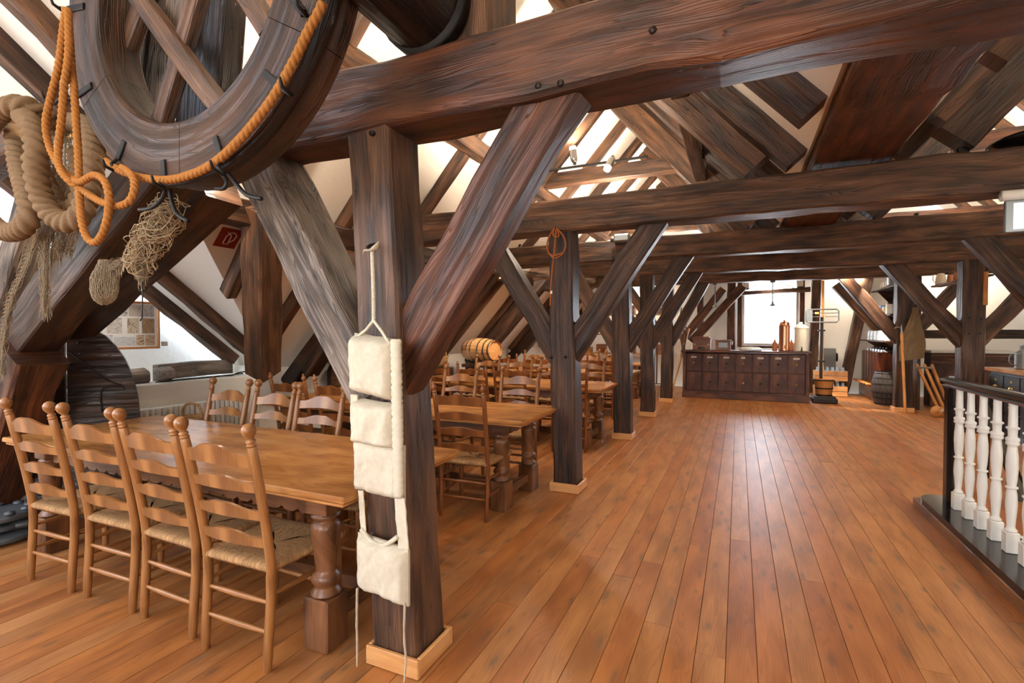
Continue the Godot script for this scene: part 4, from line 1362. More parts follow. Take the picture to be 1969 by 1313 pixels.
	g3.rope(pts2, 0.0165, 0.08, 0.006, 12)
	single("orange_rope", g3, M.manila, "orange rope lying along the lower right rim of the wheel", "rope")
	# thick grey hemp rope, coiled over the beam end
	var hr := thing("grey_rope", "thick grey-brown hemp rope coiled over the beam end at the left edge", "rope", Vector3.ZERO)
	var coils := [
		[Vector3(-4.155, 2.700, -1.450), Vector3(-3.923, 2.750, -1.410), Vector3(-3.713, 2.773, -1.400), Vector3(-3.633, 2.783, -1.440), Vector3(-3.633, 2.759, -1.520), Vector3(-3.669, 2.727, -1.600), Vector3(-3.715, 2.704, -1.660)],
		[Vector3(-3.817, 2.794, -1.480), Vector3(-3.491, 2.643, -1.400), Vector3(-3.382, 2.502, -1.380), Vector3(-3.387, 2.367, -1.380), Vector3(-3.387, 2.240, -1.400), Vector3(-3.323, 2.136, -1.420), Vector3(-3.216, 2.095, -1.440), Vector3(-3.130, 2.145, -1.460), Vector3(-3.100, 2.277, -1.480), Vector3(-3.109, 2.419, -1.500), Vector3(-3.198, 2.570, -1.540), Vector3(-3.362, 2.683, -1.580), Vector3(-3.611, 2.752, -1.620)],
		[Vector3(-4.262, 2.239, -1.480), Vector3(-4.012, 2.127, -1.460), Vector3(-3.763, 2.094, -1.440), Vector3(-3.621, 2.155, -1.440), Vector3(-3.690, 2.297, -1.460), Vector3(-3.858, 2.463, -1.500), Vector3(-3.979, 2.629, -1.530), Vector3(-4.066, 2.763, -1.560)],
		[Vector3(-3.724, 2.535, -1.500), Vector3(-3.571, 2.338, -1.500), Vector3(-3.457, 2.199, -1.520), Vector3(-3.342, 2.221, -1.540), Vector3(-3.328, 2.368, -1.560), Vector3(-3.419, 2.546, -1.580)],
	]
	for l in coils:
		var g := G.new()
		g.rope(l, 0.052, 0.15, 0.016, 18)
		part("coil", g, M.hemp, hr)
	# nets
	var nt := thing("fishing_net", "fine brown fishing net hanging in strips from the coiled grey rope", "net", Vector3.ZERO)
	net_strip(nt, [Vector3(-3.691, 2.686, -1.560), Vector3(-3.722, 2.463, -1.560), Vector3(-3.749, 2.191, -1.560), Vector3(-3.758, 1.946, -1.560), Vector3(-3.750, 1.637, -1.560)], 0.20, 0.04, 12, 1)
	net_strip(nt, [Vector3(-3.652, 2.709, -1.600), Vector3(-3.644, 2.434, -1.600), Vector3(-3.686, 2.194, -1.600), Vector3(-3.741, 1.950, -1.600)], 0.26, 0.09, 14, 2)
	net_strip(nt, [Vector3(-3.546, 2.676, -1.640), Vector3(-3.566, 2.405, -1.640), Vector3(-3.618, 2.165, -1.640), Vector3(-3.692, 1.999, -1.640)], 0.24, 0.12, 12, 3)
	net_strip(nt, [Vector3(-4.125, 2.180, -1.660), Vector3(-4.239, 1.954, -1.660), Vector3(-4.424, 1.739, -1.660), Vector3(-4.533, 1.513, -1.660), Vector3(-4.587, 1.229, -1.660)], 0.09, 0.06, 10, 4)
	var nb := thing("net_bundle", "tangled light net bundle hanging below the wheel, left of the fire sign", "net", Vector3.ZERO)
	net_tangle(nb, [Vector3(-2.683, 2.171, -1.620), Vector3(-2.728, 2.081, -1.620), Vector3(-2.863, 1.983, -1.620), Vector3(-2.929, 1.905, -1.620), Vector3(-2.885, 1.819, -1.620)], 0.2, 190, 5)
	net_strip(nb, [Vector3(-2.700, 2.186, -1.620), Vector3(-2.781, 2.059, -1.620), Vector3(-2.896, 1.931, -1.620), Vector3(-2.913, 1.798, -1.620)], 0.14, 0.05, 14, 6)
	net_strip(nb, [Vector3(-3.100, 1.937, -1.680), Vector3(-3.200, 1.929, -1.680), Vector3(-3.303, 1.875, -1.680)], 0.1, 0.16, 12, 8)
	net_bag(nb, Vector3(-3.365, 1.938, -1.680), Vector3(-3.388, 1.681, -1.680))
	var ho := G.new()
	ho.tube([Vector3(-2.904, 1.792, -1.620), Vector3(-2.907, 1.695, -1.620), Vector3(-2.914, 1.592, -1.620), Vector3(-2.892, 1.581, -1.600)], 0.004, 6)
	part("fish_hook", ho, M.iron, nb)
	bag()
	# leather harness on the second post
	var hs := thing("leather_harness", "orange-brown leather harness with a long handle on the second post", "harness", Vector3.ZERO)
	for l in [[Vector3(-1.554, 2.489, -4.400), Vector3(-1.615, 2.407, -4.400), Vector3(-1.636, 2.312, -4.400), Vector3(-1.605, 2.238, -4.400), Vector3(-1.569, 2.206, -4.400)], [Vector3(-1.554, 2.489, -4.400), Vector3(-1.483, 2.411, -4.400), Vector3(-1.453, 2.323, -4.400), Vector3(-1.483, 2.239, -4.400), Vector3(-1.553, 2.201, -4.400)], [Vector3(-1.544, 2.488, -4.400), Vector3(-1.554, 2.355, -4.400), Vector3(-1.574, 2.187, -4.400), Vector3(-1.594, 1.971, -4.400), Vector3(-1.604, 1.763, -4.400)], [Vector3(-1.625, 2.258, -4.400), Vector3(-1.569, 2.226, -4.400), Vector3(-1.483, 2.249, -4.400)], [Vector3(-1.564, 2.476, -4.400), Vector3(-1.574, 2.419, -4.400), Vector3(-1.523, 2.400, -4.400), Vector3(-1.533, 2.463, -4.400)]]:
		var g := G.new()
		g.tube(smooth(l, 16), 0.012, 8, 1.0, true, 0.6)
		part("strap", g, M.leather, hs)
	var hn := G.new()
	hn.tube([Vector3(-1.589, 2.496, -4.500), Vector3(-1.543, 2.482, -4.370)], 0.008, 8)
	part("nail", hn, M.iron_dark, hs)
	var tg := G.new()
	tg.box(Vector3(-1.589, 1.888, -4.388), Vector3(0.018, 0.03, 0.004), 0.001)
	part("paper_tag", tg, M.paper, hs)

func smooth(pts: Array, n: int) -> Array:
	var cv := Curve3D.new()
	for i in pts.size():
		var d: Vector3 = (pts[mini(i + 1, pts.size() - 1)] - pts[maxi(i - 1, 0)]) / 6.0
		cv.add_point(pts[i], -d, d)
	cv.bake_interval = 0.01
	var out := []
	for i in n: out.append(cv.sample_baked(cv.get_baked_length() * i / (n - 1), true))
	return out

func net_strip(o: Node3D, px: Array, w0: float, w1: float, cnt: int, sd: int) -> void:
	var rng := RandomNumberGenerator.new()
	rng.seed = sd
	var sp := smooth(px, 36)
	var g := G.new()
	for fam in 2:
		for k in cnt:
			var path := []
			for i in 36:
				var f := i / 35.0
				var w := lerpf(w0, w1, f)
				var lat := (k + 0.5) / cnt - 0.5 + (0.5 / cnt) * (1.0 if (i + fam) % 2 == 0 else -1.0)
				var fold := sin(lat * 22.0 + sd) * 0.022 * (0.4 + f * 0.6)
				path.append(sp[i] + Vector3(lat * w + rng.randfn(0, 0.0016), rng.randfn(0, 0.002), fold + rng.randfn(0, 0.0015)))
			g.tube(path, 0.0017, 4, 1.0, false)
	# frayed ends and a loose inner fold
	for k in cnt * 2:
		var lat := rng.randf() - 0.5
		var path := []
		for i in range(rng.randi_range(0, 16), 36, 2):
			var w := lerpf(w0, w1, i / 35.0)
			path.append(sp[i] + Vector3(lat * w * 0.9 + rng.randfn(0, 0.004), rng.randfn(0, 0.006), rng.randfn(0, 0.012)))
		path.append(path[-1] + Vector3(rng.randfn(0, 0.01), -0.02 - rng.randf() * 0.04, 0))
		g.tube(path, 0.0016, 4, 1.0, false)
	var m := part("net_strip", g, M.net, o)
	m.set_meta("kind", "stuff")

func net_tangle(o: Node3D, px: Array, w: float, cnt: int, sd: int) -> void:
	var rng := RandomNumberGenerator.new()
	rng.seed = sd
	var sp := smooth(px, 30)
	var g := G.new()
	for k in cnt:
		var i0 := rng.randi_range(0, 22)
		var cen: Vector3 = sp[i0]
		var ax := Vector3(rng.randfn(), rng.randfn(), rng.randfn()).normalized()
		var bx := ax.cross(Vector3(rng.randfn(), rng.randfn(), rng.randfn())).normalized()
		var ra := rng.randf_range(0.02, w * 0.55)
		var a0 := rng.randf() * TAU
		var path := []
		for i in 12:
			var a := a0 + i * 0.42
			var drift: Vector3 = sp[mini(29, i0 + i / 2)] - cen
			path.append(cen + drift + ax * (cos(a) * ra) + bx * (sin(a) * ra * 0.7) + Vector3(rng.randfn(0, 0.004), rng.randfn(0, 0.004), rng.randfn(0, 0.004)))
		g.tube(path, 0.0022, 4, 1.0, false)
	var m := part("tangle", g, M.net_light, o)
	m.set_meta("kind", "stuff")

func net_bag(o: Node3D, top: Vector3, bot: Vector3) -> void:
	var rng := RandomNumberGenerator.new()
	rng.seed = 44
	var g := G.new()
	var nv := 46
	var nh := 30
	for fam in 2:
		for k in nv:
			var path := []
			for i in nh + 1:
				var f := i / float(nh)
				var a2 := TAU * (k + (0.5 if (i + fam) % 2 == 0 else 0.0)) / nv
				var r := 0.088 * (0.5 + 0.55 * smoothstep(0.0, 0.45, f)) * sqrt(maxf(0.02, 1.0 - pow(maxf(0.0, (f - 0.6) / 0.4), 2.4)))
				path.append(top.lerp(bot, f) + Vector3(cos(a2) * r * (1.0 + 0.12 * sin(3.0 * a2 + 4.0 * f)) + rng.randfn(0, 0.0018), rng.randfn(0, 0.002), sin(a2) * r * 0.6 + rng.randfn(0, 0.002)))
			g.tube(path, 0.0018, 4, 1.0, false)
	part("net_pouch", g, M.net, o)

# ---------------------------------------------------------------- the cloth bag on the nearest post
func pillow(g: G, x0: float, x1: float, y0: float, y1: float, z: float, puff: float, seed_: int, skew := 0.0) -> void:
	# a stuffed pouch: front face bulged and creased, edges rolled back to the post
	var nz := FastNoiseLite.new()
	nz.seed = seed_
	nz.frequency = 9.0
	var rows := []
	var n := 18
	for i in n + 1:
		var r := PackedVector3Array()
		var f := i / float(n)
		for j in n + 1:
			var t := j / float(n)
			var ex := minf(t, 1 - t)
			var ey := minf(f, 1 - f)
			var e := (1.0 - pow(1.0 - minf(ex * 5.0, 1.0), 3.0)) * (1.0 - pow(1.0 - minf(ey * 6.0, 1.0), 3.0))
			var x := lerpf(x0, x1, t)
			var y := lerpf(y0, y1, f) + skew * (t - 0.5) + 0.006 * nz.get_noise_2d(t * 0.3 + 5, f * 0.1)
			var w := nz.get_noise_2d(x * 1.2, y * 0.55) * 0.011 + nz.get_noise_2d(x * 3.0 + 9, y * 1.2) * 0.005
			r.append(Vector3(x, y, z + puff * e + w * (0.35 + e)))
		rows.append(r)
	g.sheet(rows, 0.004, 1.0)
	# sides back to the post
	for s in [0, n]:
		var rr := []
		for i in n + 1:
			var p: Vector3 = rows[i][s]
			rr.append(PackedVector3Array([p, Vector3(p.x, p.y, z - 0.012)]))
		g.grid(rr, false, 1, 1, s == 0)
	for s in [0, n]:
		var rr := []
		for j in n + 1:
			var p: Vector3 = rows[s][j]
			rr.append(PackedVector3Array([p, Vector3(p.x, p.y, z - 0.012)]))
		g.grid(rr, false, 1, 1, s == n)

func bag() -> void:
	var o := thing("cloth_bag", "long cream cloth hanging bag with two stuffed pouches on the nearest post", "bag", Vector3.ZERO)
	var z := -1.755
	var g := G.new()
	pillow(g, -1.575, -1.325, 1.235, 1.50, z, 0.075, 1, -0.035)
	part("upper_pouch", g, M.canvas, o)
	g = G.new()
	pillow(g, -1.572, -1.318, 1.02, 1.215, z, 0.07, 2, -0.015)
	part("middle_pouch", g, M.canvas, o)
	g = G.new()
	pillow(g, -1.578, -1.306, 0.80, 1.04, z, 0.035, 3, -0.02)
	part("hanging_panel", g, M.canvas, o)
	g = G.new()
	pillow(g, -1.558, -1.282, 0.355, 0.60, z + 0.005, 0.04, 4, -0.035)
	part("lower_panel", g, M.canvas, o)
	# gathered seam down the right side, and the two straps round the opening
	g = G.new()
	var pts := []
	var rad := []
	for i in 60:
		var y := 1.49 - i * 0.0113
		pts.append(Vector3(-1.312 + 0.012 * (i / 59.0), y, z + 0.045))
		rad.append(0.016 + 0.006 * absf(sin(i * 1.3)))
	g.tube(pts, rad, 10, 1.0, true, 1.3)
	part("gathered_seam", g, M.canvas, o)
	g = G.new()
	g.beam(Vector3(-1.535, 0.81, z + 0.012), Vector3(-1.515, 0.60, z + 0.012), 0.006, 0.03, Vector3.RIGHT, 0.002, 0.001, 8)
	g.beam(Vector3(-1.322, 0.81, z + 0.012), Vector3(-1.302, 0.59, z + 0.012), 0.006, 0.055, Vector3.RIGHT, 0.002, 0.001, 8)
	var arc := []
	for i in 9: arc.append(Vector3(-1.528 + 0.2 * i / 8.0, 0.64 - 0.055 * sin(PI * i / 8.0), z + 0.018))
	g.tube(arc, 0.01, 8)
	part("strap", g, M.canvas, o)
	g = G.new()
	g.beam(Vector3(-1.56, 1.24, z + 0.02), Vector3(-1.56, 1.18, z + 0.02), 0.012, 0.04, Vector3.RIGHT, 0.003)
	part("side_strip", g, M.canvas, o)
	for q in [[Vector3(-1.55, 0.37, z + 0.02), Vector3(-1.545, 0.22, z + 0.03), Vector3(-1.552, 0.12, z + 0.02), Vector3(-1.545, 0.02, z + 0.03)], [Vector3(-1.29, 0.36, z + 0.02), Vector3(-1.287, 0.22, z + 0.03), Vector3(-1.275, 0.12, z + 0.035), Vector3(-1.272, 0.006, z + 0.06)]]:
		g = G.new()
		g.tube(smooth(q, 14), [0.009, 0.009, 0.008, 0.009, 0.007, 0.008, 0.009, 0.007, 0.008, 0.007, 0.008, 0.007, 0.006, 0.004], 6, 1.0, true, 0.4)
		part("tie", g, M.canvas, o)
	# cord up to the hook
	g = G.new()
	g.rope([Vector3(-1.455, 1.56, z + 0.012), Vector3(-1.458, 1.7, z + 0.01), Vector3(-1.463, 1.84, z + 0.01), Vector3(-1.462, 1.875, z + 0.012)], 0.009, 0.03, 0.004, 10)
	g.tube([Vector3(-1.53, 1.50, z + 0.03), Vector3(-1.49, 1.53, z + 0.02), Vector3(-1.455, 1.57, z + 0.014)], 0.007, 7)
	g.tube([Vector3(-1.345, 1.465, z + 0.04), Vector3(-1.4, 1.52, z + 0.025), Vector3(-1.455, 1.57, z + 0.014)], 0.007, 7)
	g.tube([Vector3(-1.46, 1.875, z + 0.02), Vector3(-1.425, 1.885, z + 0.03), Vector3(-1.41, 1.91, z + 0.03)], [0.012, 0.02, 0.002], 7, 1.0, true, 0.4)
	g.tube([Vector3(-1.46, 1.875, z + 0.02), Vector3(-1.49, 1.875, z + 0.03), Vector3(-1.5, 1.86, z + 0.03)], [0.01, 0.009, 0.002], 7, 1.0, true, 0.5)
	part("cord", g, M.canvas, o)
	g = G.new()
	g.tube([Vector3(-1.49, 1.915, z - 0.05), Vector3(-1.475, 1.9, z + 0.005), Vector3(-1.455, 1.885, z + 0.05)], 0.008, 8)
	single("iron_nail", g, M.iron_dark, "iron nail in the nearest post that the cloth bag hangs from", "nail")

# ---------------------------------------------------------------- the white ledge at the left
func build_ledge_things() -> void:
	var g := G.new()
	g.box(Vector3(-5.52, 0.5, -3.1), Vector3(0.46, 1.0, 2.2), 0.008)
	struct("trim_1", g, M.plaster)
	# radiator of thin columns under the ledge
	var r := thing("radiator", "white ribbed column radiator under the white ledge, behind the light chairs", "radiator", Vector3(-5.2, 0, -3.42))
	for i in 22:
		var c := G.new()
		c.box(Vector3(0, 0.45, -0.58 + i * 0.055), Vector3(0.1, 0.66, 0.042), 0.014)
		part("column", c, M.radiator, r)
	for y in [0.16, 0.74]:
		var p := G.new()
		p.tube([Vector3(0, y, -0.62), Vector3(0, y, 0.62)], 0.022, 10)
		part("header", p, M.radiator, r)
	# framed collage of photographs
	var f := thing("framed_photos", "pine-framed collage of small photographs on the white wall", "picture", Vector3(-5.735, 1.59, -3.0), PI / 2)
	var fr := G.new()
	for s in [-1, 1]:
		fr.box(Vector3(s * 0.345, 0, 0.012), Vector3(0.022, 0.5, 0.024), 0.005)
		fr.box(Vector3(0, s * 0.239, 0.012), Vector3(0.668, 0.022, 0.024), 0.005)
	part("frame", fr, M.light_wood, f)
	var mt := G.new()
	mt.quad(Vector3(-0.335, -0.23, 0.008), Vector3(0.335, -0.23, 0.008), Vector3(0.335, 0.23, 0.008), Vector3(-0.335, 0.23, 0.008), Vector2(0, 1), Vector2(1, 1), Vector2(1, 0), Vector2(0, 0))
	part("photo_sheet", mt, collage(), f)
	var lb := G.new()
	lb.box(Vector3(0.41, -0.2, 0.003), Vector3(0.07, 0.05, 0.003), 0.001)
	single("caption_card", lb, M.paper, "small white caption card on the wall right of the framed photographs", "card").transform = f.transform
	# old beam pieces, pulley block, tongs lying on the ledge
	var b := G.new()
	b.beam(Vector3(-5.62, 1.09, -3.25), Vector3(-5.62, 1.105, -4.1), 0.1, 0.17, Vector3.UP, 0.008, 0.006, 0, 3)
	single("old_beam", b, M.grey_wood, "grey weathered beam piece lying on the ledge behind the pulley block", "timber")
	b = G.new()
	b.beam(Vector3(-5.56, 1.06, -2.2), Vector3(-5.5, 1.065, -3.1), 0.12, 0.12, Vector3.UP, 0.02, 0.012, 0, 5)
	single("old_beam", b, M.grey_wood, "rough short weathered beam on the ledge left of the pulley block", "timber")
	var pb := thing("pulley_block", "old grey wooden pulley block with two slots and an iron hook on the ledge", "pulley", Vector3(-5.420, 1.088, -3.230), -0.35)
	var k := G.new()
	var rows := []
	for i in 11:
		var t := i / 10.0
		var a := 0.075 * pow(sin(PI * (0.1 + 0.8 * t)), 0.5)
		var row := PackedVector3Array()
		for j in 20:
			var an := TAU * j / 20
			row.append(Vector3(-0.15 + 0.3 * t, 0.002 + signf(sin(an)) * pow(absf(sin(an)), 0.6) * a, signf(cos(an)) * pow(absf(cos(an)), 0.6) * 0.065))
		rows.append(row)
	k.grid(rows, true, 1, 1, true)
	for e in [0, 10]:
		for j in range(1, 19): k.tri(rows[e][0], rows[e][j], rows[e][j + 1])
	part("block", k, M.grey_wood, pb)
	for y in [-0.022, 0.022]:
		var sl := G.new()
		sl.box(Vector3(0.03, y, 0.063), Vector3(0.15, 0.022, 0.012), 0.004)
		part("slot", sl, M.oak_black, pb)
	var hk := G.new()
	hk.tube([Vector3(-0.14, 0, 0), Vector3(-0.19, 0.02, 0), Vector3(-0.23, 0, 0), Vector3(-0.23, -0.04, 0), Vector3(-0.19, -0.06, 0), Vector3(-0.165, -0.045, 0)], 0.011, 8)
	part("hook", hk, M.iron, pb)
	var tg := G.new()
	tg.tube([Vector3(-5.36, 1.012, -3.1), Vector3(-5.36, 1.014, -3.7), Vector3(-5.42, 1.02, -4.12)], 0.007, 6)
	tg.tube([Vector3(-5.44, 1.012, -3.8), Vector3(-5.38, 1.012, -3.95), Vector3(-5.34, 1.04, -4.0), Vector3(-5.36, 1.05, -4.12)], 0.008, 6)
	single("iron_tongs", tg, M.iron, "thin iron tongs lying on the ledge at its right end", "tongs")
	# tall black board in two halves, leaning at the head of the table
	var mb := thing("leeboard", "tall dark board with rounded top and a split down its middle, behind the nearest table", "board", Vector3(-4.98, 0, -2.2), 0.95)
	for s in [-1, 1]:
		var poly := PackedVector2Array([Vector2(s * 0.008, 0.0)])
		for i in 17:
			var t := i / 16.0
			var y := 1.59 * t
			var w := 0.50 - 0.05 * t if t < 0.45 else 0.4775 * sqrt(maxf(0.0, 1.0 - pow((t - 0.45) / 0.56, 2.3)))
			poly.append(Vector2(s * maxf(w, 0.012), y))
		poly.append(Vector2(s * 0.006, 1.59))
		var q := G.new()
		q.extrude(poly, 0.05)
		part("half", q, M.leeboard, mb)
	var rp := G.new()
	rp.rope([Vector3(0.02, 1.36, 0.03), Vector3(0.14, 1.24, 0.035), Vector3(0.26, 1.12, 0.035), Vector3(0.36, 1.06, 0.03), Vector3(0.40, 0.98, 0.0)], 0.006, 0.03, 0.005, 9)
	rp.rope([Vector3(0.36, 1.06, 0.03), Vector3(0.24, 1.05, 0.034), Vector3(0.22, 0.98, 0.034), Vector3(0.225, 0.85, 0.034)], 0.006, 0.03, 0.005, 9)
	part("cord", rp, M.oak_black, mb)
	for p in [Vector3(-0.06, 1.43, 0.026), Vector3(0.08, 1.43, 0.026), Vector3(-0.06, 1.33, 0.026), Vector3(0.09, 1.34, 0.026)]:
		var rv := G.new()
		rv.tube([p - Vector3(0, 0, 0.01), p + Vector3(0, 0, 0.004)], 0.011, 8)
		part("rivet", rv, M.iron_dark, mb)
	# iron scrap at the foot of the crooked leg
	var cw := thing("iron_cogwheel", "grey iron cogwheel with knobbed teeth lying at the left edge", "cogwheel", Vector3(-4.886, 0.000, -1.739))
	for lv in 3:
		var c := G.new()
		var rr: float = [0.2, 0.13, 0.19][lv]
		var y0: float = [0.02, 0.09, 0.17][lv]
		c.lathe(Vector3(0, y0, 0), [[0.0, 0.0], [rr, 0.0], [rr + 0.012, 0.01], [rr + 0.012, 0.035], [rr, 0.045], [rr * 0.6, 0.05], [0.0, 0.052]], 28)
		part("disc", c, M.cast, cw)
	for i in 9:
		var a := TAU * i / 9
		var c := G.new()
		c.lathe(Vector3(cos(a) * 0.165, 0.215, sin(a) * 0.165), [[0.0, 0.0], [0.032, 0.0], [0.03, 0.022], [0.0, 0.026]], 10)
		part("tooth", c, M.cast, cw)
	var ch := thing("iron_rings", "coil of dark iron rings and chain at the left edge behind the cogwheel", "chain", Vector3(-5.950, 0.000, -2.171))
	var rs := RandomNumberGenerator.new()
	rs.seed = 12
	for i in 7:
		var c := G.new()
		var pts := []
		var tilt := rs.randf_range(-0.25, 0.25)
		var rad := rs.randf_range(0.11, 0.19)
		for j in 21:
			var a := TAU * j / 20
			pts.append(Vector3(cos(a) * rad, 0.014 + i * 0.022 + sin(a) * rad * tilt * 0.3 + 0.01, sin(a) * rad))
		c.tube(pts, 0.012, 8)
		part("ring", c, M.iron, ch)
	var bs := G.new()
	for lv in 3:
		bs.lathe(Vector3(Vector3(-4.841, 0.000, -1.861).x, 0.002 + lv * 0.075, Vector3(-4.841, 0.000, -1.861).z), [[0.0, 0.0], [0.10, 0.004], [0.125, 0.03], [0.12, 0.055], [0.09, 0.072], [0.0, 0.074]], 20)
	single("stacked_weights", bs, M.cast, "stack of three rounded dark weights on the floor beside the first chair", "weight")
	# basket on a crate, between the far chairs and the radiator
	var bk := thing("wicker_basket", "small wicker basket with a handle, just over the far edge of the nearest table", "basket", Vector3(-4.72, 0.585, -3.05))
	var bq := G.new()
	bq.lathe(Vector3.ZERO, [[0.0, 0.0], [0.12, 0.0], [0.13, 0.03], [0.14, 0.06], [0.148, 0.1], [0.155, 0.13], [0.148, 0.135], [0.138, 0.1], [0.0, 0.02]], 24)
	part("bowl", bq, M.rush, bk)
	var bh := G.new()
	bh.rope([Vector3(-0.15, 0.13, 0), Vector3(-0.13, 0.2, 0), Vector3(-0.06, 0.25, 0), Vector3(0.06, 0.25, 0), Vector3(0.13, 0.2, 0), Vector3(0.15, 0.13, 0)], 0.011, 0.04, 0.006, 9)
	part("handle", bh, M.rush, bk)
	crate(Vector3(-4.72, 0, -3.05), Vector3(0.42, 0.58, 0.34), "slatted wooden crate under the wicker basket, behind the nearest table")

func crate(at: Vector3, size: Vector3, label: String, m: Material = null) -> Node3D:
	var o := thing("wooden_crate", label, "crate", at)
	var mm: Material = m if m else M.grey_wood
	var n := maxi(2, int(size.y / 0.11))
	for i in n:
		var y := (i + 0.5) * size.y / n
		for s in [-1, 1]:
			var g := G.new()
			g.box(Vector3(0, y, s * (size.z / 2 - 0.008)), Vector3(size.x, size.y / n - 0.012, 0.015), 0.002)
			part("slat", g, mm, o)
			g = G.new()
			g.box(Vector3(s * (size.x / 2 - 0.008), y, 0), Vector3(0.015, size.y / n - 0.012, size.z - 0.034), 0.002)
			part("slat", g, mm, o)
	var b := G.new()
	b.box(Vector3(0, 0.008, 0), Vector3(size.x - 0.034, 0.014, size.z - 0.034), 0.002)
	part("bottom", b, mm, o)
	return o

func collage() -> StandardMaterial3D:
	var w := 512
	var h := 352
	var im := Image.create(w, h, false, Image.FORMAT_RGB8)
	im.fill(Color8(244, 242, 236))
	var rng := RandomNumberGenerator.new()
	rng.seed = 77
	var shots := [[18, 14, 110, 92, 0], [134, 14, 160, 92, 1], [300, 14, 190, 92, 2], [18, 120, 100, 122, 3], [150, 120, 104, 122, 4], [290, 120, 84, 122, 5], [396, 120, 94, 122, 6], [18, 254, 170, 84, 3], [196, 270, 150, 68, 3], [352, 254, 60, 84, 7], [418, 254, 74, 84, 8]]
	var tones := [[Color8(110, 84, 60), Color8(236, 226, 206)], [Color8(80, 96, 130), Color8(240, 226, 200)], [Color8(104, 82, 62), Color8(226, 216, 200)], [Color8(140, 150, 170), Color8(240, 240, 238)], [Color8(90, 84, 80), Color8(248, 240, 226)], [Color8(78, 62, 46), Color8(236, 220, 196)], [Color8(60, 42, 30), Color8(214, 176, 132)], [Color8(120, 84, 54), Color8(240, 220, 190)], [Color8(150, 104, 62), Color8(244, 222, 188)]]
	for s in shots:
		var t: Array = tones[s[4]]
		im.fill_rect(Rect2i(s[0], s[1], s[2], s[3]), t[1].lerp(t[0], 0.2))
		for k in 26:
			var a := rng.randf()
			var x0: float = s[0] + rng.randf() * s[2]
			var y0: float = s[1] + rng.randf() * s[3]
			var an := rng.randfn(PI / 2 if s[4] in [2, 5, 6] else 0.0, 0.5)
			var ln := rng.randi_range(8, 46)
			var c: Color = t[0].lerp(t[1], a)
			for q in ln:
				var x := int(x0 + cos(an) * q)
				var y := int(y0 + sin(an) * q)
				im.fill_rect(Rect2i(x, y, 3, 3).intersection(Rect2i(s[0], s[1], s[2], s[3])), c)
	var m := mat(Color.WHITE, 0.4)
	m.albedo_texture = ImageTexture.create_from_image(im)
	return m

